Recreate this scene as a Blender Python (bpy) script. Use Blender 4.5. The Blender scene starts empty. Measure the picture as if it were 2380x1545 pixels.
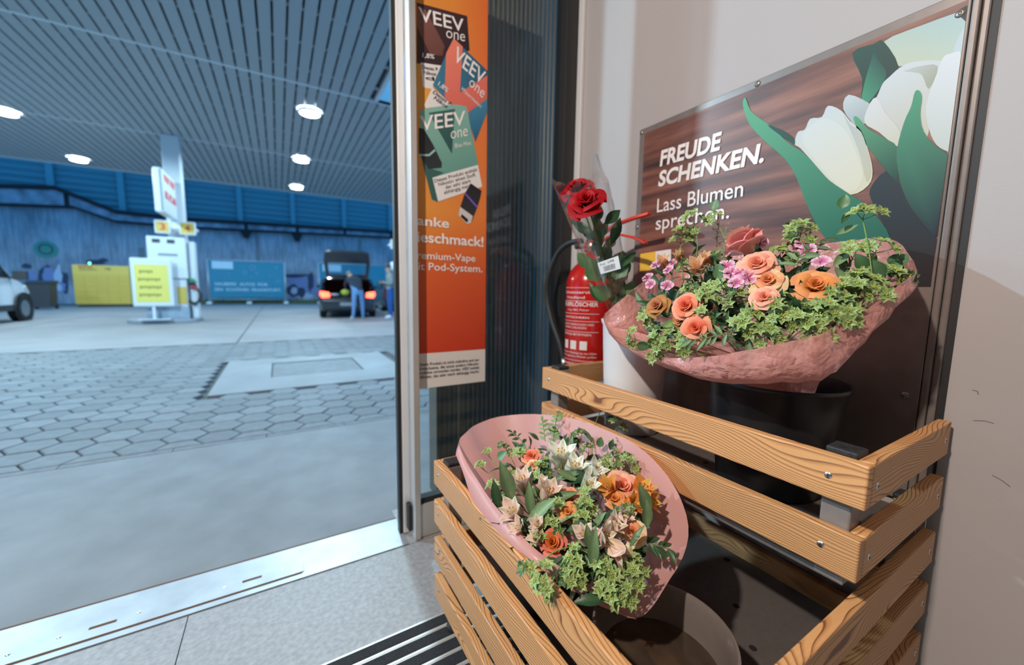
import bpy, bmesh, math, random
import numpy as np
from mathutils import Vector, Matrix, Euler

S = bpy.context.scene
COL = S.collection
random.seed(7)
R = math.radians

# ------------------------------------------------------------------ camera
FPX, CAMZ = 905.41, 1.05
CR = Vector((0.85915784, -0.5114801, 0.01535919))
CU = Vector((0.04307191, 0.10219366, 0.99383161))
CF = Vector((0.5098947, 0.85319667, -0.10983091))
EYE = Vector((0, 0, CAMZ))
cam = bpy.data.cameras.new('camera')
cam.sensor_width = 36.0
cam.lens = 36.0 * FPX / 2380.0
cam.clip_start = 0.02
cam.clip_end = 300
cam.dof.use_dof = True
cam.dof.focus_distance = 0.80
cam.dof.aperture_fstop = 1.9
camo = bpy.data.objects.new('camera', cam)
COL.objects.link(camo)
M = Matrix.Identity(4)
for i in range(3):
    M[i][0] = CR[i]; M[i][1] = CU[i]; M[i][2] = -CF[i]; M[i][3] = EYE[i]
camo.matrix_world = M
S.camera = camo

# ------------------------------------------------------------------ world (blue dusk)
w = bpy.data.worlds.new('dusk_sky')
S.world = w
w.use_nodes = True
bg = w.node_tree.nodes['Background']
bg.inputs[0].default_value = (0.07, 0.30, 0.62, 1)
bg.inputs[1].default_value = 1.5

S.view_settings.view_transform = 'Standard'
S.view_settings.look = 'None'
S.view_settings.gamma = 1.0
S.view_settings.exposure = 0.6
S.view_settings.use_curve_mapping = False

# light strengths
CANOPY_LAMP_W = 500.0
CANOPY_COL = (0.55, 0.83, 1.0)
KEY_W = 59.0
KEY_LOC = (-1.45, 0.22, 2.80)
KEY_COL = (1.0, 0.87, 0.77)
FILL_W = 1.6
FILL_SPOTS = [(-1.3, -1.1, 2.80), (0.5, -1.6, 2.80)]

# ------------------------------------------------------------------ pixel helpers (a ray of the camera met with a real plane)
def ray(x, y):
    return CR * ((x - 1190) / FPX) - CU * ((y - 772.5) / FPX) + CF
def AX(x, y, X): d = ray(x, y); return EYE + d * (X / d.x)
def AY(x, y, Y): d = ray(x, y); return EYE + d * (Y / d.y)
def AZ(x, y, Z=0.0): d = ray(x, y); return EYE + d * ((Z - CAMZ) / d.z)

# ------------------------------------------------------------------ materials
MATS = {}
def mat(name, col=(.5, .5, .5), rough=.5, metal=0.0, spec=.5, noise=None, bump=None, emit=None, trans=0.0, alpha=1.0, attr=False, coat=0.0, ior=1.45):
    if name in MATS: return MATS[name]
    m = bpy.data.materials.new(name); m.use_nodes = True
    nt = m.node_tree; b = nt.nodes['Principled BSDF']
    b.inputs['Base Color'].default_value = (*col, 1)
    b.inputs['Roughness'].default_value = rough
    b.inputs['Metallic'].default_value = metal
    b.inputs['Specular IOR Level'].default_value = spec
    b.inputs['Transmission Weight'].default_value = trans
    b.inputs['Alpha'].default_value = alpha
    b.inputs['Coat Weight'].default_value = coat
    b.inputs['IOR'].default_value = ior
    if emit:
        b.inputs['Emission Color'].default_value = (*emit[0], 1)
        b.inputs['Emission Strength'].default_value = emit[1]
    src = None
    if attr:
        a = nt.nodes.new('ShaderNodeVertexColor'); a.layer_name = 'Col'
        src = a.outputs['Color']; nt.links.new(src, b.inputs['Base Color'])
    if noise:
        sc, amt = noise[0], noise[1]
        tc = nt.nodes.new('ShaderNodeTexCoord')
        n = nt.nodes.new('ShaderNodeTexNoise'); n.inputs['Scale'].default_value = sc; n.inputs['Detail'].default_value = 6
        nt.links.new(tc.outputs['Object'], n.inputs['Vector'])
        mr = nt.nodes.new('ShaderNodeMapRange')
        mr.inputs['From Min'].default_value = .3; mr.inputs['From Max'].default_value = .7
        mr.inputs['To Min'].default_value = 1 - amt; mr.inputs['To Max'].default_value = 1 + amt
        nt.links.new(n.outputs['Fac'], mr.inputs['Value'])
        mx = nt.nodes.new('ShaderNodeVectorMath'); mx.operation = 'MULTIPLY'
        if src: nt.links.new(src, mx.inputs[0])
        else: mx.inputs[0].default_value = col
        nt.links.new(mr.outputs['Result'], mx.inputs[1])
        nt.links.new(mx.outputs['Vector'], b.inputs['Base Color'])
    if bump:
        tc = nt.nodes.new('ShaderNodeTexCoord')
        n = nt.nodes.new('ShaderNodeTexNoise'); n.inputs['Scale'].default_value = bump[0]; n.inputs['Detail'].default_value = 4
        nt.links.new(tc.outputs['Object'], n.inputs['Vector'])
        bp = nt.nodes.new('ShaderNodeBump'); bp.inputs['Strength'].default_value = bump[1]; bp.inputs['Distance'].default_value = bump[2] if len(bump) > 2 else .002
        nt.links.new(n.outputs['Fac'], bp.inputs['Height'])
        nt.links.new(bp.outputs['Normal'], b.inputs['Normal'])
    MATS[name] = m
    return m

def wood_mat(name, c_light, c_dark, c_line):
    m = bpy.data.materials.new(name); m.use_nodes = True
    nt = m.node_tree; b = nt.nodes['Principled BSDF']; N = nt.nodes.new; L = nt.links.new
    tc = N('ShaderNodeTexCoord'); oi = N('ShaderNodeObjectInfo')
    off = N('ShaderNodeVectorMath'); off.operation = 'SCALE'; off.inputs[0].default_value = (3.1, 1.7, 2.3)
    L(oi.outputs['Random'], off.inputs['Scale'])
    add = N('ShaderNodeVectorMath'); add.operation = 'ADD'
    L(tc.outputs['Object'], add.inputs[0]); L(off.outputs['Vector'], add.inputs[1])
    # broad drift of the grain along the board
    mp = N('ShaderNodeMapping'); mp.inputs['Scale'].default_value = (2.6, 9.0, 9.0); L(add.outputs['Vector'], mp.inputs['Vector'])
    n1 = N('ShaderNodeTexNoise'); n1.inputs['Scale'].default_value = 1.0; n1.inputs['Detail'].default_value = 1.5; n1.inputs['Roughness'].default_value = .4
    L(mp.outputs['Vector'], n1.inputs['Vector'])
    sep = N('ShaderNodeSeparateXYZ'); L(add.outputs['Vector'], sep.inputs['Vector'])
    # knots: few large round disturbances
    mp2 = N('ShaderNodeMapping'); mp2.inputs['Scale'].default_value = (5, 12, 12); L(add.outputs['Vector'], mp2.inputs['Vector'])
    n3 = N('ShaderNodeTexNoise'); n3.inputs['Scale'].default_value = 1.0; n3.inputs['Detail'].default_value = 0; L(mp2.outputs['Vector'], n3.inputs['Vector'])
    a1 = N('ShaderNodeMath'); a1.operation = 'MULTIPLY_ADD'; a1.inputs[1].default_value = 0.12
    L(n1.outputs['Fac'], a1.inputs[0]); L(sep.outputs['Z'], a1.inputs[2])
    a1b = N('ShaderNodeMath'); a1b.operation = 'MULTIPLY_ADD'; a1b.inputs[1].default_value = 0.05
    L(n3.outputs['Fac'], a1b.inputs[0]); L(a1.outputs[0], a1b.inputs[2])
    a2 = N('ShaderNodeMath'); a2.operation = 'MULTIPLY_ADD'; a2.inputs[1].default_value = 0.7
    L(sep.outputs['Y'], a2.inputs[0]); L(a1b.outputs[0], a2.inputs[2])
    fr = N('ShaderNodeMath'); fr.operation = 'MULTIPLY'; fr.inputs[1].default_value = 175.0; L(a2.outputs[0], fr.inputs[0])
    fc = N('ShaderNodeMath'); fc.operation = 'FRACT'; L(fr.outputs[0], fc.inputs[0])
    rp = N('ShaderNodeValToRGB'); e = rp.color_ramp.elements
    e[0].position = 0.0; e[0].color = (*c_light, 1)
    e[1].position = 1.0; e[1].color = (*c_light, 1)
    for p, c in ((.55, c_light), (.80, c_dark), (.90, c_line), (.955, c_line)):
        k = e.new(p); k.color = (*c, 1)
    L(fc.outputs[0], rp.inputs['Fac'])
    # fine fibre
    mp3 = N('ShaderNodeMapping'); mp3.inputs['Scale'].default_value = (18, 420, 420); L(add.outputs['Vector'], mp3.inputs['Vector'])
    n2 = N('ShaderNodeTexNoise'); n2.inputs['Scale'].default_value = 1; n2.inputs['Detail'].default_value = 3; L(mp3.outputs['Vector'], n2.inputs['Vector'])
    mr = N('ShaderNodeMapRange'); mr.inputs['To Min'].default_value = .86; mr.inputs['To Max'].default_value = 1.12; L(n2.outputs['Fac'], mr.inputs['Value'])
    # board to board tone
    mr2 = N('ShaderNodeMapRange'); mr2.inputs['To Min'].default_value = .88; mr2.inputs['To Max'].default_value = 1.08; L(oi.outputs['Random'], mr2.inputs['Value'])
    mm = N('ShaderNodeMath'); mm.operation = 'MULTIPLY'; L(mr.outputs[0], mm.inputs[0]); L(mr2.outputs[0], mm.inputs[1])
    vm = N('ShaderNodeVectorMath'); vm.operation = 'SCALE'; L(rp.outputs['Color'], vm.inputs[0]); L(mm.outputs[0], vm.inputs['Scale'])
    L(vm.outputs['Vector'], b.inputs['Base Color'])
    # relief: dark latewood stands proud
    rb = N('ShaderNodeValToRGB'); eb = rb.color_ramp.elements
    eb[0].position = .55; eb[0].color = (0, 0, 0, 1); eb[1].position = .97; eb[1].color = (0, 0, 0, 1)
    k = eb.new(.88); k.color = (1, 1, 1, 1)
    L(fc.outputs[0], rb.inputs['Fac'])
    bp = N('ShaderNodeBump'); bp.inputs['Strength'].default_value = .45; bp.inputs['Distance'].default_value = .0012
    L(rb.outputs['Color'], bp.inputs['Height']); L(bp.outputs['Normal'], b.inputs['Normal'])
    b.inputs['Roughness'].default_value = .48
    MATS[name] = m
    return m

def sheer_mat(name, col, transp, gloss_rough=.12, transl=0.0, spec=.5, crinkle=0.0):
    """plastic film: body colour that lets some light through, with clear gaps and a glossy skin"""
    m = bpy.data.materials.new(name); m.use_nodes = True
    nt = m.node_tree; b = nt.nodes['Principled BSDF']; out = nt.nodes['Material Output']
    b.inputs['Base Color'].default_value = (*col, 1); b.inputs['Roughness'].default_value = gloss_rough
    b.inputs['Specular IOR Level'].default_value = spec
    if crinkle:
        tc = nt.nodes.new('ShaderNodeTexCoord'); vo = nt.nodes.new('ShaderNodeTexVoronoi'); vo.feature = 'F1'; vo.inputs['Scale'].default_value = 17
        nz = nt.nodes.new('ShaderNodeTexNoise'); nz.inputs['Scale'].default_value = 14; nz.inputs['Detail'].default_value = 3
        mxv = nt.nodes.new('ShaderNodeVectorMath'); mxv.operation = 'MULTIPLY_ADD'; mxv.inputs[1].default_value = (.10, .10, .10)
        nt.links.new(nz.outputs['Color'], mxv.inputs[0]); nt.links.new(tc.outputs['Object'], mxv.inputs[2]); nt.links.new(mxv.outputs[0], vo.inputs['Vector'])
        bp = nt.nodes.new('ShaderNodeBump'); bp.inputs['Strength'].default_value = crinkle; bp.inputs['Distance'].default_value = .02
        nt.links.new(nz.outputs['Fac'], tc.outputs['Object'].node.inputs[0]) if False else None
        nt.links.new(vo.outputs['Distance'], bp.inputs['Height']); nt.links.new(bp.outputs['Normal'], b.inputs['Normal'])
    cur = b.outputs[0]
    if transl:
        t = nt.nodes.new('ShaderNodeBsdfTranslucent'); t.inputs[0].default_value = (*col, 1)
        x = nt.nodes.new('ShaderNodeMixShader'); x.inputs[0].default_value = transl
        nt.links.new(cur, x.inputs[1]); nt.links.new(t.outputs[0], x.inputs[2]); cur = x.outputs[0]
    if transp:
        t = nt.nodes.new('ShaderNodeBsdfTransparent')
        t.inputs[0].default_value = (*[1 - (1 - c) * .15 for c in col], 1)
        x = nt.nodes.new('ShaderNodeMixShader'); x.inputs[0].default_value = transp
        nt.links.new(cur, x.inputs[1]); nt.links.new(t.outputs[0], x.inputs[2]); cur = x.outputs[0]
    nt.links.new(cur, out.inputs[0])
    MATS[name] = m
    return m

def pane_mat(name, tint=(1, 1, 1), refl=1.0, rough=0.0):
    """thin window pane: mirror by Fresnel, otherwise clear"""
    m = bpy.data.materials.new(name); m.use_nodes = True
    nt = m.node_tree; nt.nodes.remove(nt.nodes['Principled BSDF']); out = nt.nodes['Material Output']
    t = nt.nodes.new('ShaderNodeBsdfTransparent'); t.inputs[0].default_value = (*tint, 1)
    g = nt.nodes.new('ShaderNodeBsdfGlossy'); g.inputs['Roughness'].default_value = rough
    lw = nt.nodes.new('ShaderNodeLayerWeight'); lw.inputs[0].default_value = .5
    f = nt.nodes.new('ShaderNodeMath'); f.operation = 'POWER'; f.inputs[1].default_value = 5.0; nt.links.new(lw.outputs['Facing'], f.inputs[0])
    mu = nt.nodes.new('ShaderNodeMath'); mu.operation = 'MULTIPLY_ADD'; mu.inputs[1].default_value = .9 * refl; mu.inputs[2].default_value = .035 * refl
    x = nt.nodes.new('ShaderNodeMixShader')
    nt.links.new(f.outputs[0], mu.inputs[0]); nt.links.new(mu.outputs[0], x.inputs[0])
    nt.links.new(t.outputs[0], x.inputs[1]); nt.links.new(g.outputs[0], x.inputs[2]); nt.links.new(x.outputs[0], out.inputs[0])
    MATS[name] = m
    return m

# ------------------------------------------------------------------ mesh builder
ORG = {}
def V3(p): return Vector((p[0], p[1], p[2]))
def basis(z, x=None):
    z = V3(z).normalized()
    x = V3(x) if x is not None else (Vector((1, 0, 0)) if abs(z.x) < .9 else Vector((0, 1, 0)))
    x = (x - z * x.dot(z)).normalized()
    return x, z.cross(x), z
class MB:
    def __init__(s): s.v = []; s.f = []; s.m = []; s.c = []
    def add(s, vs, fs, mi=0, col=None):
        o = len(s.v)
        s.v += [tuple(p) for p in vs]
        s.f += [tuple(o + i for i in f) for f in fs]
        s.m += [mi] * len(fs)
        if col is None: s.c += [(1, 1, 1)] * len(vs)
        elif callable(col): s.c += [col(i, p) for i, p in enumerate(vs)]
        elif isinstance(col[0], (tuple, list)): s.c += list(col)
        else: s.c += [col] * len(vs)
        return s
    def box(s, a, b, mi=0, col=None):
        x0, y0, z0 = [min(a[i], b[i]) for i in range(3)]; x1, y1, z1 = [max(a[i], b[i]) for i in range(3)]
        return s.add([(x0, y0, z0), (x1, y0, z0), (x1, y1, z0), (x0, y1, z0), (x0, y0, z1), (x1, y0, z1), (x1, y1, z1), (x0, y1, z1)],
                     [(0, 3, 2, 1), (4, 5, 6, 7), (0, 1, 5, 4), (1, 2, 6, 5), (2, 3, 7, 6), (3, 0, 4, 7)], mi, col)
    def prism(s, pts, d, mi=0, col=None):
        """polygon pts (3D, planar) pushed along vector d"""
        n = len(pts); d = V3(d)
        a = [V3(p) for p in pts]; b = [p + d for p in a]
        return s.add(a + b, [tuple(range(n))[::-1], tuple(range(n, 2 * n))] + [(i, (i + 1) % n, n + (i + 1) % n, n + i) for i in range(n)], mi, col)
    def tube(s, path, r, n=8, mi=0, col=None, cap=True):
        P = [V3(p) for p in path]; k = len(P)
        rr = r if isinstance(r, (list, tuple)) else [r] * k
        vs = []; px = None
        for i, p in enumerate(P):
            t = (P[min(i + 1, k - 1)] - P[max(i - 1, 0)])
            if t.length < 1e-9: t = Vector((0, 0, 1))
            x, y, z = basis(t, px); px = x
            vs += [p + (x * math.cos(2 * math.pi * j / n) + y * math.sin(2 * math.pi * j / n)) * rr[i] for j in range(n)]
        fs = [(i * n + j, i * n + (j + 1) % n, (i + 1) * n + (j + 1) % n, (i + 1) * n + j) for i in range(k - 1) for j in range(n)]
        if cap: fs += [tuple(range(n))[::-1], tuple((k - 1) * n + j for j in range(n))]
        cc = col
        if col is not None and isinstance(col[0], (tuple, list)): cc = [c for c in col for _ in range(n)]
        return s.add(vs, fs, mi, cc)
    def lathe(s, prof, c=(0, 0, 0), axis=(0, 0, 1), n=32, mi=0, col=None):
        """prof: list of (radius, height) along axis from c"""
        x, y, z = basis(axis); c = V3(c); k = len(prof); vs = []
        for r, h in prof:
            vs += [c + z * h + (x * math.cos(2 * math.pi * j / n) + y * math.sin(2 * math.pi * j / n)) * r for j in range(n)]
        fs = [(i * n + j, i * n + (j + 1) % n, (i + 1) * n + (j + 1) % n, (i + 1) * n + j) for i in range(k - 1) for j in range(n)]
        return s.add(vs, fs, mi, col)
    def grid(s, fn, nu, nv, mi=0, col=None, wrap=False):
        vs = [V3(fn(i / (nu if wrap else nu - 1), j / (nv - 1))) for j in range(nv) for i in range(nu)]
        fs = []
        for j in range(nv - 1):
            for i in range(nu if wrap else nu - 1):
                a = j * nu + i; b_ = j * nu + (i + 1) % nu
                fs.append((a, b_, b_ + nu, a + nu))
        cc = col
        if callable(col): cc = [col(i / (nu - 1), j / (nv - 1)) for j in range(nv) for i in range(nu)]
        return s.add(vs, fs, mi, cc)
    def ball(s, c, r, n=8, k=5, mi=0, col=None, sc=(1, 1, 1)):
        c = V3(c); vs = []
        for i in range(k + 1):
            t = math.pi * i / k
            vs += [c + Vector((math.sin(t) * math.cos(2 * math.pi * j / n) * r * sc[0], math.sin(t) * math.sin(2 * math.pi * j / n) * r * sc[1], math.cos(t) * r * sc[2])) for j in range(n)]
        fs = [(i * n + j, (i + 1) * n + j, (i + 1) * n + (j + 1) % n, i * n + (j + 1) % n) for i in range(k) for j in range(n)]
        return s.add(vs, fs, mi, col)
    def mesh(s, name, mats, smooth=False, origin=None):
        me = bpy.data.meshes.new(name)
        o = origin or Vector((0, 0, 0))
        me.from_pydata([(p[0] - o[0], p[1] - o[1], p[2] - o[2]) for p in s.v], [], s.f)
        for m in (mats if isinstance(mats, (list, tuple)) else [mats]): me.materials.append(m)
        if any(s.m): me.polygons.foreach_set('material_index', s.m)
        if any(c != (1, 1, 1) for c in s.c):
            a = me.color_attributes.new('Col', 'FLOAT_COLOR', 'POINT')
            a.data.foreach_set('color', [q for c in s.c for q in (c[0], c[1], c[2], 1)])
        me.polygons.foreach_set('use_smooth', [smooth] * len(me.polygons))
        me.validate(); me.update()
        return me
    def build(s, name, mats, parent=None, smooth=False, bevel=0, local=False, angle=None, segs=2):
        """world-space vertices; the object's origin sits on its parent's origin"""
        o = Vector((0, 0, 0)) if local else (ORG.get(parent.as_pointer(), Vector((0, 0, 0))) if parent else None)
        if o is None:   # a top-level mesh: origin at the middle of its base
            n = len(s.v); o = Vector((sum(p[0] for p in s.v) / n, sum(p[1] for p in s.v) / n, min(p[2] for p in s.v)))
            ob = bpy.data.objects.new(name, s.mesh(name, mats, smooth, o)); ob.location = o
        else:
            ob = bpy.data.objects.new(name, s.mesh(name, mats, smooth, o))
        COL.objects.link(ob)
        if parent is not None: ob.parent = parent
        ORG[ob.as_pointer()] = Vector(o)
        if bevel:
            md = ob.modifiers.new('bevel', 'BEVEL'); md.width = bevel; md.segments = segs; md.limit_method = 'ANGLE'; md.angle_limit = R(35)
        if angle is not None:
            ob.data.polygons.foreach_set('use_smooth', [True] * len(ob.data.polygons))
            try: ob.data.set_sharp_from_angle(angle=R(angle))
            except Exception: pass
        return ob
def tag(o, label=None, cat=None, group=None, kind=None):
    if label: o['label'] = label
    if cat: o['category'] = cat
    if group: o['group'] = group
    if kind: o['kind'] = kind
    return o
def thing(name, loc, label=None, cat=None, group=None, rz=0.0, kind=None):
    o = bpy.data.objects.new(name, None); o.empty_display_size = .05
    COL.objects.link(o); o.location = loc; o.rotation_euler = (0, 0, rz)
    ORG[o.as_pointer()] = Vector(loc)
    return tag(o, label, cat, group, kind)
def inst(name, mesh, parent, loc, rot=(0, 0, 0), scale=(1, 1, 1), m3=None):
    """an object sharing mesh data; loc in world, parent unrotated"""
    ob = bpy.data.objects.new(name, mesh); COL.objects.link(ob)
    o = ORG.get(parent.as_pointer(), Vector((0, 0, 0))) if parent else Vector((0, 0, 0))
    if m3 is not None:
        ob.matrix_local = Matrix.Translation(V3(loc) - o) @ m3.to_4x4()
    else:
        ob.location = V3(loc) - o; ob.rotation_euler = rot; ob.scale = scale
    if parent is not None: ob.parent = parent
    ORG[ob.as_pointer()] = V3(loc)
    return ob
def text_mesh(body, bold=0.0, spacing=1.0, shear=0.0, align='LEFT'):
    cu = bpy.data.curves.new('lettering', 'FONT'); cu.body = body; cu.size = 1; cu.offset = bold; cu.space_character = spacing; cu.shear = shear
    cu.resolution_u = 4; cu.align_x = align
    ob = bpy.data.objects.new('lettering', cu); COL.objects.link(ob)
    dg = bpy.context.evaluated_depsgraph_get()
    me = bpy.data.meshes.new_from_object(ob.evaluated_get(dg))
    vs = [(v.co.x, v.co.y) for v in me.vertices]; fs = [tuple(p.vertices) for p in me.polygons]
    bpy.data.objects.remove(ob); bpy.data.curves.remove(cu); bpy.data.meshes.remove(me)
    return vs, fs
CAP = 0.694
def text_on(mb, body, pl, pr, ptop, n, off=.0008, mi=0, col=None, bold=0.0, shear=0.0, spacing=1.0, capref=CAP):
    """text whose left..right ends run from pl to pr, with capitals as tall as ptop-pl; lifted by off along n"""
    vs, fs = text_mesh(body, bold, spacing, shear)
    if not vs: return mb
    x0 = min(v[0] for v in vs); x1 = max(v[0] for v in vs)
    pl = V3(pl); ex = V3(pr) - pl; ey = V3(ptop) - pl; n = V3(n).normalized() * off
    mb.add([pl + ex * ((x - x0) / (x1 - x0)) + ey * (y / capref) + n for x, y in vs], fs, mi, col)
    return mb
def poly_on(mb, pts, n, off, col, mi=0):
    """flat printed shape; col = one colour or (p0, c0, p1, c1) blend between two points"""
    P = [V3(p) for p in pts]; nn = V3(n).normalized()
    if len(col) == 4 and not isinstance(col[0], float):
        p0, c0, p1, c1 = col; p0 = V3(p0); d = V3(p1) - p0; L2 = d.length_squared
        def cf(p):
            t = max(-.2, min(1.2, (p - p0).dot(d) / L2)); return tuple(max(0, c0[i] + (c1[i] - c0[i]) * t) for i in range(3))
    else:
        def cf(p): return tuple(col)
    # triangulate through bmesh so that concave outlines stay right
    bm = bmesh.new(); vs = [bm.verts.new(p + nn * off) for p in P]
    f = bm.faces.new(vs); f.normal_update(); bmesh.ops.triangulate(bm, faces=[f], quad_method='BEAUTY', ngon_method='EAR_CLIP')
    bm.verts.index_update()
    mb.add([v.co.copy() for v in bm.verts], [tuple(v.index for v in f.verts) for f in bm.faces], mi, [cf(v.co) for v in bm.verts])
    bm.free()
    return mb
def smooth_loop(pts, k=3):
    """closed Catmull-Rom through 2D/3D points"""
    n = len(pts); out = []
    for i in range(n):
        p0, p1, p2, p3 = [pts[(i + j) % n] for j in (-1, 0, 1, 2)]
        for s in range(k):
            t = s / k
            out.append(tuple(.5 * ((2 * b) + (-a + c) * t + (2 * a - 5 * b + 4 * c - d) * t * t + (-a + 3 * b - 3 * c + d) * t ** 3) for a, b, c, d in zip(p0, p1, p2, p3)))
    return out
def smooth_path(pts, k=4):
    n = len(pts); out = []
    for i in range(n - 1):
        p0 = pts[max(i - 1, 0)]; p1 = pts[i]; p2 = pts[i + 1]; p3 = pts[min(i + 2, n - 1)]
        for s in range(k):
            t = s / k
            out.append(tuple(.5 * ((2 * b) + (-a + c) * t + (2 * a - 5 * b + 4 * c - d) * t * t + (-a + 3 * b - 3 * c + d) * t ** 3) for a, b, c, d in zip(p0, p1, p2, p3)))
    out.append(tuple(pts[-1]))
    return out
def srgb(r, g, b):
    f = lambda c: (c / 12.92 if c <= .04045 else ((c + .055) / 1.055) ** 2.4)
    return (f(r / 255), f(g / 255), f(b / 255))

# ================================================================== MATERIALS FOR THE SETTING
m_wall = mat('wall_paint', (.405, .375, .37), .6, noise=(1.3, .035), bump=(220, .08))
m_shell = mat('shop_shell_paint', (.30, .28, .265), .8)
m_floor = mat('shop_floor_stone', (.285, .285, .288), .5, noise=(70, .18))
m_plate = mat('threshold_steel', (.44, .45, .465), .46, metal=.6, noise=(9, .12))
m_rust = mat('rusty_gap', (.10, .045, .02), .9)
m_dark = mat('dark_void', (.012, .012, .012), .9)
m_screw = mat('bright_screw', (.75, .76, .78), .25, metal=1)
m_apron = mat('concrete_apron', (.170, .172, .175), .62, noise=(5, .14), bump=(160, .25))
m_court = mat('forecourt_concrete', (.245, .235, .235), .7, noise=(.8, .14))
m_joint = mat('joint_sand', (.075, .078, .08), .95)
m_paver = mat('paver_grey', (.155, .16, .165), .75, noise=(14, .16), bump=(90, .3))
m_black = mat('black_rubber', (.018, .018, .019), .55)
m_alu = mat('anodised_aluminium', (.60, .585, .57), .38, metal=.55, noise=(6, .05))
m_alu2 = mat('aluminium_edge', (.78, .79, .80), .35, metal=.3)
m_taupe = mat('taupe_metal', (.195, .165, .150), .36, metal=.25, noise=(40, .05))

# ================================================================== SHOP SHELL
WX = 1.23          # the sign wall
DY = 1.50          # inner face of the shop front
def struct(name, mb, m, **k):
    return tag(mb.build(name, m, **k), kind='structure')
b = MB(); b.box((WX, -4.5, -.05), (WX + .15, DY + .06, 3.0)); struct('wall_right', b, m_wall)
b = MB(); b.box((-4.6, -4.65, -.05), (WX + .15, -4.5, 3.0)); struct('wall_back', b, m_shell)
b = MB(); b.box((-4.65, -4.5, -.05), (-4.5, DY + .2, 3.0)); struct('wall_left', b, m_shell)
b = MB(); b.box((-4.65, -4.65, 3.0), (WX + .15, DY + .2, 3.1)); struct('ceiling', b, m_shell)
b = MB(); b.box((-4.5, DY, 2.72), (WX, DY + .2, 3.0)); b.box((-4.5, DY, 0), (-2.6, DY + .2, 2.72)); struct('wall_front', b, m_shell)

# floor with large stone tiles
fl = MB(); fl.box((-4.5, -4.5, -.06), (WX, DY + .005, -.004))
floor = struct('floor', fl, m_joint)
xs = [-4.5, -3.49, -2.49, -1.49, -.292, .71, WX]; ys = [-4.5, -3.1, -1.7, -.3, 1.496]
for i in range(len(xs) - 1):
    for j in range(len(ys) - 1):
        t = MB(); t.box((xs[i] + .0015, ys[j] + .0015, -.02), (xs[i + 1] - .0015, ys[j + 1] - .0015, 0)); t.build('floor_tile', m_floor, floor)

# entrance mat set flush into the floor: carpet strips between aluminium rails
mt = thing('entrance_mat', (0, .6, 0), 'dark ribbed entrance mat with pale aluminium rails under the flower stand', 'mat')
m_carpet = mat('mat_carpet', (.022, .023, .026), .95, noise=(350, .5), bump=(500, .8, .003))
m_rail = mat('mat_rail', (.62, .60, .57), .45, metal=.5)
y = 1.096; k = 0
b = MB(); b.box((-1.6, 1.096, .0006), (1.18, 1.102, .004)); b.build('edge_frame', m_rail, mt)
while y > .1:
    b = MB(); b.box((-1.6, y - .0345, .0006), (1.18, y - .0015, .0045)); b.build('carpet_strip', m_carpet, mt)
    b = MB(); b.box((-1.6, y - .0475, .0006), (1.18, y - .0355, .003)); b.box((-1.6, y - .0440, .0006), (1.18, y - .0390, .0042)); b.build('rail', m_rail, mt)
    y -= .048

# threshold of the sliding door
th = thing('trim_1', (-.6, 1.6, 0), kind='structure')
b = MB(); b.box((.4155, 1.4975, -.02), (1.225, 1.78, .0005)); b.build('stone_sill', m_floor, th)
b = MB(); b.box((-3.2, 1.500, -.02), (.415, 1.700, .003)); b.build('threshold_plate', m_plate, th)
b = MB(); b.box((-3.2, 1.531, .0032), (.036, 1.588, .0055)); b.build('cover_plate', m_plate, th, bevel=.001)
b = MB(); b.box((-3.2, 1.524, .0031), (.03, 1.531, .0036)); b.build('groove', m_rust, th)
b = MB(); b.box((-3.2, 1.700, -.02), (.415, 1.711, .002)); b.build('rust_edge', m_rust, th)
for x0, x1 in ((-.155, -.097), (-.54, -.478), (-1.0, -.94)):
    b = MB(); b.box((x0, 1.570, .0052), (x1, 1.581, .0059)); b.build('slot', m_rust, th)
scr = MB().lathe([(.0001, .002), (.003, .0022), (.0055, .001), (.006, 0)], n=14).mesh('screw', m_screw, True)
for x, yy in ((-.033, 1.578), (-.206, 1.576), (-.428, 1.582), (-.603, 1.579), (-.70, 1.571)):
    inst('screw', scr, th, (x, yy, .0055))

# ---- sidelight next to the doorway: parked leaf with its stile, pane and rails
wn = thing('window_1', (.8, 1.53, 0), kind='structure')
b = MB(); b.box((.444, 1.50, .004), (.469, 1.565, 2.72)); b.build('stile', m_alu, wn, bevel=.002)
b = MB(); b.box((.416, 1.572, .004), (.446, 1.605, 2.72)); b.build('jamb_profile', m_alu2, wn, bevel=.003)
b = MB(); b.box((.401, 1.580, .003), (.4155, 1.612, 2.72)); b.build('seal', m_black, wn)
b = MB(); b.box((.470, 1.508, .004), (1.150, 1.560, .150)); b.build('bottom_rail', m_alu, wn, bevel=.002)
b = MB(); b.box((.470, 1.515, .150), (1.150, 1.553, .175)); b.build('glazing_bead', m_black, wn)
b = MB(); b.box((1.150, 1.49, .004), (1.222, 1.565, 2.72)); b.build('stile', m_black, wn, bevel=.003)
m_pane = pane_mat('clear_pane', (.93, .96, .96), 1.0)
b = MB(); b.box((.4695, 1.530, .175), (1.150, 1.536, 2.72)); b.build('glass_pane', m_pane, wn)
b = MB(); b.box((.427, 1.535, .03), (.4435, 1.571, .145)); b.build('guide_block', m_black, wn, bevel=.003)
b = MB(); b.box((1.2135, 1.455, 0), (1.2295, 1.489, 3.0)); struct('trim_2', b, m_alu2, bevel=.003)

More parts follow.
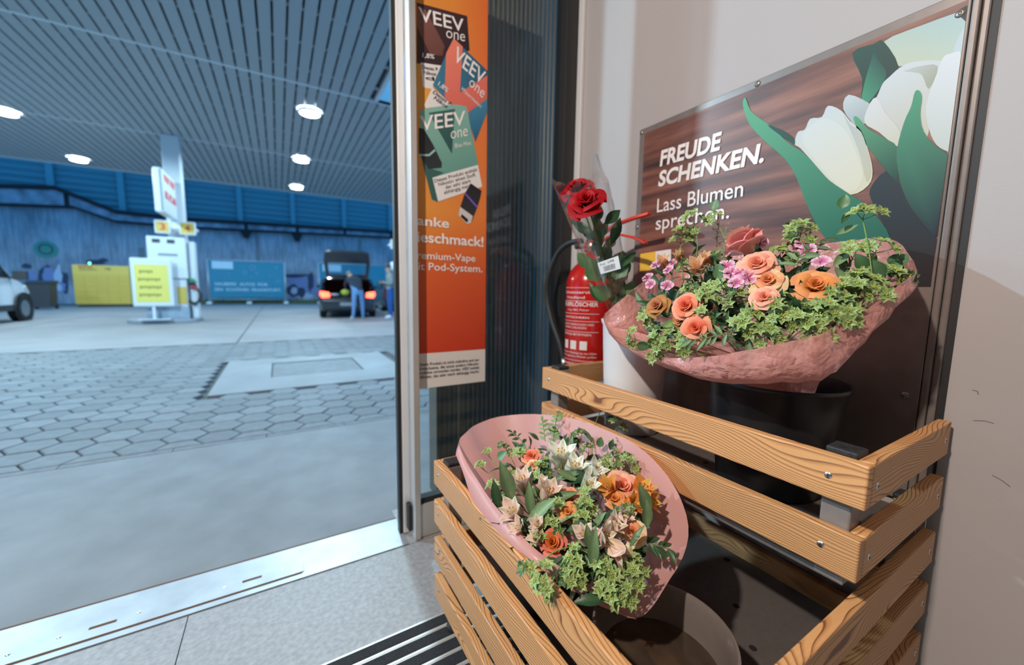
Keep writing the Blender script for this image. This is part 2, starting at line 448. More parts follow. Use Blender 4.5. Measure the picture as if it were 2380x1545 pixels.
# ribbed outer cladding seen through the pane
m_rib = mat('ribbed_cladding', (.100, .094, .078), .42, metal=.15)
rb = MB(); N_ = 240; x0r, x1r = .655, 1.9
prof = []
for i in range(N_ + 1):
    x = x0r + (x1r - x0r) * i / N_; ph = (x - x0r) / .026 % 1
    prof.append((x, 1.80 - (.007 if ph < .32 else (0.0 if ph > .5 else .007 * (1 - (ph - .32) / .18)))))
rb.add([(x, yy, 0) for x, yy in prof] + [(x, yy, 3.4) for x, yy in prof], [(i, i + 1, N_ + 2 + i, N_ + 1 + i) for i in range(N_)])
rb.box((x0r, 1.806, 0), (x1r, 1.9, 3.4)); rb.box((x0r - .012, 1.79, 0), (x0r, 1.9, 3.4))
struct('wall_outer', rb, m_rib)

# ================================================================== GROUND OUTSIDE
b = MB(); b.box((-16, 1.711, -.25), (12, 30, -.035)); struct('ground', b, m_joint)
b = MB(); b.box((-9, 1.711, -.034), (9, 3.115, .0)); struct('apron', b, m_apron)
# pavement of hexagonal stones with a kerb of thin border stones
pv = thing('pavement', (-.5, 3.2, -.03), kind='structure')
kb = MB().box((-.25, -.028, -.03), (.25, .028, .0)).mesh('border_stone', m_paver)
for i in range(14): inst('border_stone', kb, pv, (-3.4 + i * .505, 3.150, .0))
HW, HH = .268, .232
def in_slab(x, y): return -.63 < x < 1.36 and 4.55 < y < 6.55
cells = []
for c in range(-22, 18):
    for r_ in range(0, 24):
        x = c * HW * .75; y = 3.30 + r_ * HH + (HH / 2 if c % 2 else 0)
        if y > 8.62: continue
        if -.63 - HW * .35 < x < 1.36 + HW * .35 and 4.55 - HH * .3 < y < 6.55 + HH * .3: continue
        pz = (Vector((x, y, 0)) - EYE); dpt = pz.dot(CF); u = 1190 + FPX * pz.dot(CR) / dpt
        vis = -150 < u < 960
        cells.append((not vis, y, x))
cells.sort()
m_pav = []
for i in range(4):
    k = [.86, 1.0, 1.1, .94][i]
    m_pav.append(mat('paver_tone_%d' % i, tuple(c * k for c in (.155, .162, .168)), .72, noise=(14, .15), bump=(90, .3)))
def hexa(mb, cx, cy, dz=0.0, g=.0055, half=False):
    a = HW / 2 - g; c_ = HH / 2 - g
    pts = [(a, 0), (a / 2, c_), (-a / 2, c_), (-a, 0), (-a / 2, -c_), (a / 2, -c_)]
    if half: pts = [(a, .004), (a / 2, c_), (-a / 2, c_), (-a, .004)]
    n = len(pts)
    vs = [(cx + x * .955, cy + y * .955, dz) for x, y in pts] + [(cx + x, cy + y, dz - .006) for x, y in pts] + [(cx + x, cy + y, -.034) for x, y in pts]
    mb.add(vs, [tuple(range(n))] + [(i, n + i, n + (i + 1) % n, (i + 1) % n) for i in range(n)] + [(n + i, 2 * n + i, 2 * n + (i + 1) % n, n + (i + 1) % n) for i in range(n)])
hx = []
for i in range(4):
    mb = MB(); hexa(mb, 0, 0); hx.append(mb.mesh('paving_stone', m_pav[i]))
hh = MB(); hexa(hh, 0, 0, half=True); hh = hh.mesh('paving_stone', m_pav[1])
for c in range(-9, 7):
    if c % 2: inst('paving_stone', hh, pv, (c * HW * .75, 3.30 - HH / 2, 0))
rest = MB()
rnd = random.Random(3)
for i, (nv, y, x) in enumerate(cells):
    if i < 280:
        inst('paving_stone', hx[rnd.randrange(4)], pv, (x, y, rnd.uniform(-.003, .001)))
    else:
        hexa(rest, x, y, rnd.uniform(-.003, .001))
tag(rest.build('paving_stones', m_pav[1], pv), kind='stuff')
# inspection slab with its recessed cover
sl = thing('manhole_slab', (.36, 5.55, -.03), 'pale concrete slab with a recessed rectangular cover among the pavers', 'manhole')
b = MB()
for a_, c_ in (((-.625, 4.56), (1.36, 5.18)), ((-.625, 6.14), (1.36, 6.55)), ((-.625, 5.18), (-.12, 6.14)), ((.90, 5.18), (1.36, 6.14))):
    b.box((a_[0], a_[1], -.034), (c_[0], c_[1], .004))
b.build('surround', mat('slab_concrete', (.215, .22, .225), .7, noise=(2, .12)), sl)
b = MB(); b.box((-.105, 5.195, -.034), (.885, 6.125, -.004)); b.build('cover', m_paver, sl, bevel=.004)
b = MB(); b.box((-.12, 5.18, -.034), (.90, 6.14, -.02)); b.build('rim', mat('rim_iron', (.05, .052, .055), .6, metal=.6), sl)
# forecourt slabs
fc = thing('forecourt', (-2, 14, -.03), kind='structure')
xe = [-16, -9.6, -5.15, -.703, 3.75, 8.2, 12]; ye = [8.66, 13.1, 17.6, 22.1, 25.5]
for i in range(len(xe) - 1):
    for j in range(len(ye) - 1):
        b = MB(); b.box((xe[i] + .012, ye[j] + .012, -.034), (xe[i + 1] - .012, ye[j + 1] - .012, .0)); b.build('concrete_slab', m_court, fc)
b = MB(); b.box((-16, 25.5, -.034), (12, 27.4, .0)); b.build('back_strip', mat('dark_asphalt', (.085, .09, .095), .8, noise=(4, .3)), fc)
m_grass = mat('verge_grass', (.085, .11, .04), .9, noise=(9, .5))
vg = MB(); rv = random.Random(5)
vg.box((-6, 27.4, -.034), (12, 28.74, .06))
for i in range(1500):
    x = rv.uniform(-5.6, 11); y = rv.uniform(27.35, 28.7); h = rv.uniform(.08, .28); a = rv.uniform(0, 6.28)
    dx, dy = .03 * math.cos(a), .03 * math.sin(a)
    vg.add([(x - dx, y - dy, .05), (x + dx, y + dy, .05), (x + rv.uniform(-.08, .08), y + rv.uniform(-.05, .05), .05 + h)], [(0, 1, 2)])
tag(vg.build('grass_verge', m_grass), 'strip of low grass along the foot of the concrete wall', 'grass', kind='stuff')

# ================================================================== RETAINING WALL AND NOISE BARRIER
m_conc = mat('wall_concrete', (.225, .265, .33), .85, noise=(.7, .28))
nt = m_conc.node_tree
# rain streaks: noise stretched downwards
tc = nt.nodes.new('ShaderNodeTexCoord'); mp = nt.nodes.new('ShaderNodeMapping'); mp.inputs['Scale'].default_value = (2.2, 2.2, .22)
ns = nt.nodes.new('ShaderNodeTexNoise'); ns.inputs['Detail'].default_value = 5
nt.links.new(tc.outputs['Object'], mp.inputs['Vector']); nt.links.new(mp.outputs['Vector'], ns.inputs['Vector'])
mr = nt.nodes.new('ShaderNodeMapRange'); mr.inputs['From Min'].default_value = .35; mr.inputs['From Max'].default_value = .65; mr.inputs['To Min'].default_value = .72; mr.inputs['To Max'].default_value = 1.1
nt.links.new(ns.outputs['Fac'], mr.inputs['Value'])
bs = nt.nodes['Principled BSDF']; old = bs.inputs['Base Color'].links[0].from_socket
sc = nt.nodes.new('ShaderNodeVectorMath'); sc.operation = 'SCALE'
nt.links.new(old, sc.inputs[0]); nt.links.new(mr.outputs[0], sc.inputs['Scale']); nt.links.new(sc.outputs[0], bs.inputs['Base Color'])
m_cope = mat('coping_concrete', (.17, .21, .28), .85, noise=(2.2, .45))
m_cope_dark = mat('coping_dark', (.012, .013, .018), .95)  # near-black tone for the coping's edge lines, gullies and streaks
YW = 29.0
top = [(-20, 5.35), (-11.2, 5.52), (-9.3, 5.70), (-7.15, 4.78), (-4.4, 4.70), (7.3, 4.98), (14, 5.1)]
bot = [(-20, 4.55), (-11.2, 4.70), (-8.75, 4.86), (-7.25, 4.30), (-4.4, 4.27), (7.3, 4.62), (14, 4.72)]
wl = MB(); pts = [(-20, YW, -.1)] + [(14, YW, -.1)] + [(x, YW, z) for x, z in top[::-1]]
wl.prism(pts, (0, .5, 0)); wallb = struct('wall_yard', wl, m_conc)
def band(lo, hi, y0, y1):
    mb = MB()
    n = len(lo)
    vs = [(x, y0, z) for x, z in lo] + [(x, y0, z) for x, z in hi] + [(x, y1, z) for x, z in lo] + [(x, y1, z) for x, z in hi]
    fs = []
    for i in range(n - 1):
        fs += [(i, i + 1, n + i + 1, n + i), (2 * n + i, 3 * n + i, 3 * n + i + 1, 2 * n + i + 1), (n + i, n + i + 1, 3 * n + i + 1, 3 * n + i), (i, 2 * n + i, 2 * n + i + 1, i + 1)]
    fs += [(0, n, 3 * n, 2 * n), (n - 1, 3 * n - 1, 4 * n - 1, 2 * n - 1)]
    return mb.add(vs, fs)
cp = band(bot, top, YW - .22, YW); cpo = struct('trim_3', cp, m_cope)
band([(x, z - .10) for x, z in top], [(x, z + .10) for x, z in top], YW - .30, YW + .1).build('ledge', m_cope_dark, cpo)
band([(x, z - .06) for x, z in bot], [(x, z + .05) for x, z in bot], YW - .24, YW).build('drip_edge', m_cope_dark, cpo)
for px_, zz in ((572, 535), (690, 540)):     # gullies staining the wall
    p = AY(px_, 540, YW)
    b = MB(); b.prism([(p.x - .28, YW - .26, 4.33), (p.x + .28, YW - .26, 4.33), (p.x + .12, YW - .26, 3.9), (p.x - .12, YW - .26, 3.9)], (0, .26, 0)); b.build('gully', m_cope_dark, cpo)
for px_ in (165, 572, 690, 800, 907):
    p = AY(px_, 520, YW); 
    zt = np.interp(p.x, [a for a, _ in top], [c for _, c in top]); zb = np.interp(p.x, [a for a, _ in bot], [c for _, c in bot])
    b = MB(); b.box((p.x - .09, YW - .235, zb), (p.x + .09, YW - .1, zt)); b.build('streak', m_cope_dark, cpo)
for px_, h_ in ((330, .15), (600, .12), (838, .12)):
    p = AY(px_, 600, YW); b = MB(); b.box((p.x - .09, YW - .045, 0), (p.x + .09, YW + .1, 4.35 if px_ > 400 else 3.0)); b.build('seam_strip', mat('seam_grey', (.15, .165, .19), .9), wallb)
# barrier of profiled panels between posts
m_bar = mat('barrier_blue', (.035, .155, .215), .6)
m_post = mat('barrier_post', (.055, .20, .27), .6)
br = thing('noise_barrier', (0, YW + .35, 4.7), 'blue profiled metal noise barrier on top of the concrete wall', 'barrier')
pxs = [AY(px_, 440, YW + .3).x for px_ in (-230, -40, 122, 283, 420, 555, 678, 797, 905, 1010, 1110, 1210)]
for i, x in enumerate(pxs):
    z0 = np.interp(x, [a for a, _ in top], [c for _, c in top])
    b = MB(); b.box((x - .13, YW + .12, z0), (x + .13, YW + .40, 9.0)); b.build('post', m_post, br)
    if i + 1 < len(pxs):
        x1 = pxs[i + 1]; zlo = min(z0, np.interp(x1, [a for a, _ in top], [c for _, c in top])) - .05
        n = int((9.0 - zlo) / .16); mb = MB(); vs = []; fs = []
        for k in range(n + 1):
            zz = zlo + k * .16; dy = 0 if k % 2 else .06
            vs += [(x + .12, YW + .25 + dy, zz), (x1 - .12, YW + .25 + dy, zz)]
            if k: fs.append((2 * k - 2, 2 * k - 1, 2 * k + 1, 2 * k))
        mb.add(vs, fs); mb.box((x + .12, YW + .32, zlo), (x1 - .12, YW + .36, 9.0)); mb.build('panel', m_bar, br)

# ================================================================== CANOPY
CZ = 5.12
m_can = mat('canopy_sheet', (.36, .40, .42), .5)
m_cgap = mat('canopy_gap', (.05, .06, .075), .9)
m_cjoint = mat('canopy_joint', (.66, .70, .72), .5)
cn = thing('canopy', (-3, 11, CZ), 'wide filling station canopy with pale slatted underside', 'canopy')
b = MB(); b.box((-16, 2.2, CZ + .09), (2.0, 9.43, CZ + .5)); b.box((-16, 9.43, CZ + .09), (9.5, 20, CZ + .5)); b.build('deck', m_cgap, cn)
def plank(L): return MB().box((-.083, -L / 2, 0), (.083, L / 2, .05)).mesh('plank', m_can)
segs_ = ((5.0, 9.40, -6.6, 1.99), (9.46, 14.57, -8.2, 5.2), (14.63, 19.9, -9.8, 6.8))
for y0, y1, xa, xb in segs_:
    me = plank(y1 - y0); i = math.ceil((xa - .09) / .2)
    while i * .2 + .09 < xb - .08:
        inst('plank', me, cn, (i * .2 + .09 - .1, (y0 + y1) / 2, CZ)); i += 1
b = MB(); b.box((-16, 2.2, CZ), (1.95, 4.97, CZ + .05)); b.box((-16, 5.0, CZ), (-6.75, 9.4, CZ + .05)); b.box((-16, 9.46, CZ), (-8.4, 14.57, CZ + .05)); b.box((-16, 14.63, CZ), (-10, 19.9, CZ + .05))
b.box((5.35, 9.46, CZ), (9.4, 14.57, CZ + .05)); b.box((6.95, 14.63, CZ), (9.4, 19.9, CZ + .05)); b.build('soffit_sheet', m_can, cn)
for y0, xa, xb in ((9.43, -16, 9.5), (14.6, -16, 9.5)):
    b = MB(); b.box((xa, y0 - .03, CZ - .006), (xb, y0 + .03, CZ + .06)); b.build('joint_strip', m_cjoint, cn)
y = 5.2
while y < 19.9:
    b = MB(); b.box((-12, y - .03, CZ + .025), (2.0 if y < 9.4 else 8, y + .03, CZ + .07)); b.build('carrier', m_can, cn); y += .92
b = MB(); b.box((-16, 19.9, CZ - .008), (9.5, 20.05, CZ + .6)); b.box((1.99, 2.2, CZ - .008), (2.06, 9.43, CZ + .6)); b.box((2.0, 9.40, CZ - .008), (9.5, 9.46, CZ + .6)); b.build('fascia', m_cjoint, cn)

m_lamp = mat('lamp_glow', (1, 1, 1), .5, emit=((.85, .95, 1.0), 55.0))
m_lbody = mat('lamp_housing', (.75, .76, .78), .4)
def canopy_lamp(x, y, label, k=1.0):
    t = thing('canopy_lamp', (x, y, CZ - .06), label, 'lamp', 'lamps under the canopy')
    b = MB(); b.lathe([(.24, .05), (.24, 0), (.205, -.015), (.20, 0)], c=(x, y, CZ - .06), n=24); b.build('housing', m_lbody, t, smooth=False)
    b = MB(); b.lathe([(.0001, -.012), (.12, -.014), (.20, -.006), (.20, .01)], c=(x, y, CZ - .06), n=24); b.build('diffuser', m_lamp, t, smooth=True)
    l = bpy.data.lights.new('canopy_light', 'SPOT'); l.energy = CANOPY_LAMP_W * k; l.color = CANOPY_COL; l.spot_size = R(172); l.spot_blend = .12; l.shadow_soft_size = .16
    lo = bpy.data.objects.new('canopy_light', l); COL.objects.link(lo); lo.location = (0, 0, -.03); lo.parent = t
    return t
for x, y, lb in ((.8, 10.7, 'nearest and largest of the lit canopy lamps in view, right of the column'), (.8, 14.7, 'middle lit canopy lamp of the row of three right of the column'),
                 (.82, 18.8, 'farthest and smallest lit canopy lamp of the row right of the column'), (-5.45, 14.72, 'lit canopy lamp at the left edge of the picture'),
                 (-5.48, 18.85, 'lit canopy lamp above the yellow lockers, left of the column'), (.8, 5.9, 'lit canopy lamp nearest the shop door, straight out'),
                 (-5.45, 6.5, 'lit canopy lamp nearest the shop, far to the left'), (-5.45, 10.7, 'lit canopy lamp in the left row, second from the shop'),
                 (-11.7, 10.7, 'lit canopy lamp in the outer left row near the shop'), (-11.7, 14.7, 'lit canopy lamp in the middle of the outer left row'), (6.9, 14.7, 'lit canopy lamp far to the right, behind the cladding'),):
    canopy_lamp(x, y, lb, 4.6 if y == 6.5 else (1.5 if y < 7 else .92))

# ================================================================== CEILING SPOTS OF THE SHOP
m_slamp = mat('spot_glow', (1, 1, 1), .5, emit=((1, .85, .7), 12.0))
def ceiling_spot(loc, watt, label, size=.10, target=None, spot=None):
    t = thing('ceiling_spot', loc, label, 'spotlight', 'ceiling spots of the shop')
    c = V3(loc)
    b = MB(); b.lathe([(.012, .20), (.012, .08), (.05, .07), (.06, -.02), (.052, -.02), (.045, .0)], c=c, n=20); b.build('housing', m_black, t, smooth=True)
    b = MB(); b.lathe([(.0001, 0), (.045, 0)], c=c, n=20); b.build('lens', m_slamp, t)
    l = bpy.data.lights.new('spot_light', 'SPOT'); l.energy = watt * 4; l.color = KEY_COL; l.shadow_soft_size = size / 2; l.spot_size = R(spot or 120); l.spot_blend = .5
    lo = bpy.data.objects.new('spot_light', l); COL.objects.link(lo); lo.location = (0, 0, -.03)
    d = (V3(target) - c) if target else Vector((0, 0, -1))
    lo.rotation_euler = d.to_track_quat('-Z', 'Y').to_euler(); lo.parent = t
    return t
ceiling_spot(KEY_LOC, KEY_W, 'black ceiling spotlight aimed at the flower stand', .09, (.60, .52, .55), 150)
for i, p in enumerate(FILL_SPOTS):
    ceiling_spot(p, FILL_W, ['black ceiling spotlight over the shop floor, left of the stand', 'black ceiling spotlight over the shop floor, behind the stand'][i], .12, (p[0] * .4 + .3, p[1] + .4, 0), 172)

# ================================================================== FLOWER STAND
m_wood = wood_mat('oiled_larch', (.62, .315, .125), (.50, .225, .080), (.17, .062, .022))
XF, XU, XB = .375, .764, 1.208
Y0, Y1 = .207, 1.072
TZ = [.788, .666, .5405, .419, .298, .177]      # tops of the slat rows
SH, ST = .0725, .021
stand = thing('flower_stand', ((XF + XB) / 2, (Y0 + Y1) / 2, 0), 'two-tier slatted wooden flower stand with grey steel posts', 'plant stand')
def slat_mesh(L): return MB().box((-L / 2, -ST / 2, -SH / 2), (L / 2, ST / 2, SH / 2)).mesh('slat', m_wood)
head = MB().lathe([(.0001, .0008), (.0035, .0012), (.0052, .0004), (.0056, 0)], n=16)
head.box((-.0032, -.0006, .0004), (.0032, .0006, .0014), 1); head.box((-.0006, -.0032, .0004), (.0006, .0032, .0014), 1)
head = head.mesh('screw', [m_screw, m_dark], True)
SM = {}
def slat(axis, a, b_, fix, ztop, outward, screws):
    """a slat along 'x' or 'y' from a to b_; fix = position of its outer face; outward = +-1 along the other axis"""
    L = abs(b_ - a); key = round(L, 4)
    if key not in SM: SM[key] = slat_mesh(L)
    mid = (a + b_) / 2; zc = ztop - SH / 2; cc = fix - outward * ST / 2
    if axis == 'y':   # outer face looks along -x
        m3 = Matrix(((0, 1 if outward < 0 else -1, 0), (-1 if outward < 0 else 1, 0, 0), (0, 0, 1))); loc = (cc, mid, zc)
    else:
        m3 = Matrix.Identity(3) if outward < 0 else Matrix.Rotation(math.pi, 3, 'Z'); loc = (mid, cc, zc)
    o = inst('slat', SM[key], stand, loc, m3=m3)
    md = o.modifiers.new('bevel', 'BEVEL'); md.width = .0028; md.segments = 2
    for s_, dz in screws:
        # local: outer face at y=-ST/2
        x = s_; q = bpy.data.objects.new('screw', head); COL.objects.link(q); q.parent = o
        q.matrix_local = Matrix.Translation((x, -ST / 2 - .0001, dz)) @ Matrix.Rotation(math.pi / 2, 4, 'X')
    return o
Ls = Y1 - Y0
for z in TZ[:2]: slat('y', Y0, Y1, XU, z, -1, [(-Ls / 2 + .038, .0), (Ls / 2 - .050, .002)])
for z in TZ[2:]: slat('y', Y0, Y1, XF, z, -1, [(-Ls / 2 + .038, .004), (Ls / 2 - .050, .0)])
for z in TZ[:2]:
    for yy, o in ((Y0, -1), (Y1, 1)):
        slat('x', XU + ST + .0008, XB, yy, z, o, [(-.19, -.004), (.18, 0)] if o < 0 else [])
for z in TZ[2:]:
    for yy, o in ((Y0, -1), (Y1, 1)):
        slat('x', XF + ST + .0008, XB, yy, z, o, [(-.385, -.004), (.375, 0)] if o < 0 else [])
for z in (.5405, .419, .298):
    slat('y', Y0 + .062, Y1 - .062, XB - .028, z, -1, [])
m_steel = mat('stand_steel', (.255, .225, .205), .42, metal=.35, noise=(60, .05))
m_cap = mat('black_cap', (.02, .02, .022), .55, noise=(120, .5), bump=(300, .4))
def post(x0, y0, zt, zb=.055):
    b = MB(); b.box((x0, y0, zb), (x0 + .042, y0 + .042, zt)); p = b.build('post', m_steel, stand, bevel=.003)
    c_ = MB(); c_.box((x0 - .001, y0 - .001, zt), (x0 + .043, y0 + .043, zt + .011)); c_.build('cap', m_cap, p, bevel=.003)
    if zb > .1: return
    f = MB(); f.lathe([(.0001, .005), (.017, .005), (.019, .010), (.019, .02), (.008, .024), (.008, .056)], c=(x0 + .021, y0 + .021, 0), n=18); f.build('foot', m_black, p, smooth=True)
for yy in (Y0 + ST + .001, Y1 - ST - .043):
    post(XU + ST + .001, yy, .786, .567)
    post(XF + ST + .001, yy, .538)
    post(XB - .060 + .018, yy, .786) if False else post(XB - .044, yy + (0), .60)
m_tray = mat('tray_steel', (.155, .135, .125), .40, metal=.3, noise=(70, .08))
for x0, x1, z, nm in ((XU + ST + .002, XB - .046, .585, 0), (XF + ST + .045, XB - .052, .262, 1)):
    b = MB(); b.box((x0, Y0 + ST + .002, z - .018), (x1, Y1 - ST - .002, z)); b.build('tray', m_tray, stand)
    tr = stand.children[-1]
holes = [(AZ(1497, 1014, .585)), (AZ(1640, 1075, .585)), AZ(1750, 1506, .262), AZ(1711, 1408, .262), AZ(1690, 1300, .262)]
hm = MB().lathe([(.0001, 0), (.0075, 0), (.0080, -.0004)], n=16).mesh('drain_hole', m_dark)
for p in holes: inst('drain_hole', hm, stand, (p.x, p.y, p.z + .0006))

# ================================================================== BUCKETS
def bucket(name, c, z0, h, rb, rt, m, label, lip=.006, water=None, n=48):
    t = thing(name, (c[0], c[1], z0), label, 'bucket')
    b = MB()
    b.lathe([(.0001, 0), (rb - .004, 0), (rb, .005), (rb + (rt - rb) * .5, h * .5), (rt - .004, h - .02), (rt, h - .012), (rt + lip * .35, h - .004), (rt + lip * .2, h), (rt - .003, h), (rt - .006, h - .006), (rt - .009, h - .03), (rb + (rt - rb) * .5 - .003, h * .5), (rb - .004, .006), (.0001, .006)], c=(c[0], c[1], z0), n=n)
    b.build('shell', m, t, angle=50)
    if water:
        rw = rb + (rt - rb) * water - .004
        b = MB(); b.lathe([(.0001, h * water), (rw * .9, h * water), (rw, h * water + .0015)], c=(c[0], c[1], z0), n=n)
        b.build('water', mat('murky_water', (.045, .032, .022), .06, spec=.6, noise=(18, .35)), t, smooth=True)
    return t
m_wbuck = mat('white_plastic', (.70, .69, .68), .38, noise=(3, .03))
m_bbuck = mat('black_plastic', (.016, .016, .018), .30, noise=(9, .15))
m_tbuck = mat('taupe_plastic', (.16, .135, .12), .35, noise=(12, .12))
bucket('flower_bucket', (1.020, .900), .586, .370, .088, .112, m_wbuck, 'white plastic bucket holding the wrapped red roses')
bucket('flower_bucket', (1.018, .468), .586, .262, .108, .146, m_bbuck, 'black plastic bucket under the upper pink bouquet')
bucket('flower_bucket', (.560, .400), .263, .190, .088, .120, m_tbuck, 'grey-brown bucket with murky water at the front of the lower tier', water=.62)
bucket('flower_bucket', (.560, .760), .263, .215, .090, .128, m_bbuck, 'dark bucket in the lower tier holding the lower bouquet')

# ================================================================== WALL SIGN WITH TULIPS
m_print = mat('poster_print', (1, 1, 1), .48, attr=True)
m_print_matt = mat('poster_print_matt', (1, 1, 1), .45, attr=True)
sign = thing('wall_sign', (1.215, .66, .60), 'large framed tulip poster reading FREUDE SCHENKEN on the wall', 'sign')
SX = 1.2170
b = MB(); b.box((SX, .262, .58), (WX - .0005, 1.103, 1.664)); b.build('backing_plate', m_taupe, sign, bevel=.002)
b = MB(); b.box((SX - .001, .249, .58), (WX - .0005, .261, 1.664)); b.box((SX + .006, .236, .58), (WX - .0005, .2485, 1.664)); b.build('edge_profile', m_taupe, sign, bevel=.003)
b = MB(); b.box((SX + .010, .2235, .58), (WX - .0005, .2355, 1.664)); b.build('edge_profile', m_black, sign)
rv_ = MB().lathe([(.0001, .0030), (.003, .0030), (.0031, .0018), (.0001, .0016)], n=14).lathe([(.0032, .0032), (.0065, .0026), (.0082, .0008), (.0084, 0)], n=18).mesh('rivet', [mat('rivet_grey', (.30, .27, .25), .35, metal=.7)], True)
for (yy, zz) in ((.256 + .02, 1.622), (.672, 1.652), (1.094, 1.652), (.285, .824), (1.094, 1.30)):
    q = bpy.data.objects.new('rivet', rv_); COL.objects.link(q); q.parent = sign
    q.matrix_local = Matrix.Translation(Vector((SX - .0002, yy, zz)) - sign.location) @ Matrix.Rotation(-math.pi / 2, 4, 'Y')
# printed wood table top
mw = bpy.data.materials.new('printed_wood'); mw.use_nodes = True; nt = mw.node_tree; bs = nt.nodes['Principled BSDF']
tc = nt.nodes.new('ShaderNodeTexCoord'); mp = nt.nodes.new('ShaderNodeMapping'); mp.inputs['Scale'].default_value = (1, 2.2, 26); mp.inputs['Rotation'].default_value = (R(-6), 0, 0)
ns = nt.nodes.new('ShaderNodeTexNoise'); ns.inputs['Scale'].default_value = 1.0; ns.inputs['Detail'].default_value = 4
rp = nt.nodes.new('ShaderNodeValToRGB'); e = rp.color_ramp.elements
e[0].position = .30; e[0].color = (*srgb(52, 36, 34), 1); e[1].position = .72; e[1].color = (*srgb(150, 100, 82), 1); k = e.new(.5); k.color = (*srgb(112, 70, 57), 1)
nt.links.new(tc.outputs['Object'], mp.inputs['Vector']); nt.links.new(mp.outputs['Vector'], ns.inputs['Vector']); nt.links.new(ns.outputs['Fac'], rp.inputs['Fac']); nt.links.new(rp.outputs['Color'], bs.inputs['Base Color'])
bs.inputs['Roughness'].default_value = .42
PY0, PY1, PZ0, PZ1 = .2665, 1.079, 1.070, 1.643
b = MB(); b.box((SX - .0008, PY0, PZ0), (SX + .001, PY1, PZ1)); b.build('print_sheet', mw, sign)
NX = (-1, 0, 0)
def Q(x, y):      # point of the print
    p = AX(1480 + x / 2.4144, y / 2.4144, SX - .0008); p.y = min(max(p.y, PY0 + .0005), PY1 - .0005); p.z = min(max(p.z, PZ0 + .0005), PZ1 - .0005); return p
def shape(name, pts, off, c0, c1=None, a=None, c=None, k=3):
    mb = MB(); P = [Q(*p) for p in (smooth_loop(pts, k) if k > 1 else pts)]
    pk = lambda c_: tuple(q * .74 for q in srgb(*c_))
    col = pk(c0) if c1 is None else (Q(*a), pk(c0), Q(*c), pk(c1))
    poly_on(mb, P, NX, off, col); return mb.build(name, m_print, sign)
D = .00018
shape('printed_tulip', [(1385, 235), (1450, 330), (1475, 372), (1560, 352), (1700, 345), (1790, 290), (1840, 215), (1862, 100), (1850, 60), (1800, 70), (1600, 142)], D, (176, 204, 204), (200, 212, 190), (1700, 100), (1520, 350))
shape('printed_tulip', [(1850, 150), (1850, 300), (1800, 320), (1775, 300), (1800, 220)], 2 * D, (196, 216, 222))
shape('printed_leaf', [(1800, 70), (1871, 30), (1862, 150), (1845, 120)], 2 * D, (16, 44, 44))
shape('printed_leaf', [(1210, 297), (1330, 247), (1385, 232), (1470, 375), (1400, 465), (1330, 560), (1262, 560), (1265, 440)], 2 * D, (16, 74, 62), (10, 46, 44), (1250, 300), (1400, 480))
shape('printed_leaf', [(1335, 250), (1350, 330), (1400, 400), (1380, 470), (1300, 575), (1262, 562), (1285, 440), (1318, 330)], 3 * D, (58, 150, 116), (22, 92, 76), (1270, 520), (1400, 420))
shape('printed_tulip', [(1480, 378), (1560, 346), (1715, 342), (1705, 400), (1640, 580), (1640, 740), (1590, 800), (1460, 822), (1390, 745), (1330, 700), (1300, 600), (1345, 548), (1380, 470), (1420, 430)], 4 * D, (214, 222, 226), (206, 204, 186), (1450, 420), (1560, 780))
shape('printed_petal', [(1500, 400), (1590, 372), (1690, 372), (1640, 500), (1600, 420), (1545, 405)], 5 * D, (196, 206, 206), (170, 176, 156), (1500, 400), (1660, 450))
shape('printed_petal', [(1835, 308), (1760, 302), (1720, 325), (1690, 400), (1625, 590), (1640, 720), (1680, 810), (1745, 850), (1770, 840), (1790, 560)], 6 * D, (222, 228, 232), (206, 214, 208), (1740, 400), (1700, 820))
shape('printed_petal', [(1160, 612), (1190, 532), (1300, 577), (1315, 605), (1280, 690), (1240, 720)], 6 * D, (204, 216, 220), (170, 184, 186), (1200, 540), (1260, 700))
shape('printed_petal', [(1298, 605), (1345, 547), (1400, 640), (1475, 730), (1465, 822), (1360, 742), (1280, 690)], 7 * D, (222, 226, 228), (214, 214, 196), (1330, 580), (1450, 800))
shape('printed_leaf', [(1310, 1060), (1400, 960), (1480, 1040), (1560, 1180), (1690, 1340), (1690, 1640), (1560, 1640), (1480, 1440), (1420, 1330), (1330, 1150)], 6 * D, (22, 42, 50), (14, 22, 30), (1350, 1050), (1600, 1400))
shape('printed_leaf', [(1218, 668), (1240, 657), (1300, 722), (1400, 780), (1462, 830), (1470, 1000), (1482, 1044), (1420, 980), (1340, 880), (1260, 770)], 9 * D, (84, 160, 118), (20, 84, 66), (1260, 700), (1440, 960))
shape('printed_leaf', [(1560, 522), (1582, 507), (1602, 545), (1592, 640), (1612, 740), (1680, 822), (1748, 870), (1742, 940), (1700, 1320), (1600, 1250), (1515, 1120), (1472, 980), (1460, 850), (1500, 690), (1540, 600)], 10 * D, (60, 146, 112), (18, 66, 62), (1500, 700), (1700, 1100))
shape('printed_tulip', [(888, 808), (905, 742), (945, 727), (975, 667), (1040, 657), (1075, 594), (1150, 622), (1200, 682), (1260, 732), (1300, 842), (1325, 960), (1300, 1042), (1205, 1093), (1110, 1042), (1000, 922), (920, 832)], 9 * D, (214, 224, 226), (226, 224, 196), (1050, 650), (1180, 1060))
shape('printed_petal', [(945, 735), (1050, 665), (1160, 720), (1230, 850), (1270, 1000), (1200, 1080), (1090, 1000), (990, 880), (935, 800)], 10 * D, (222, 230, 228), (232, 230, 208), (1050, 680), (1200, 1060))
shape('printed_petal', [(1160, 640), (1200, 700), (1260, 740), (1298, 850), (1318, 960), (1290, 1020), (1262, 900), (1225, 790)], 11 * D, (190, 204, 204), (206, 204, 178), (1180, 660), (1290, 1000))
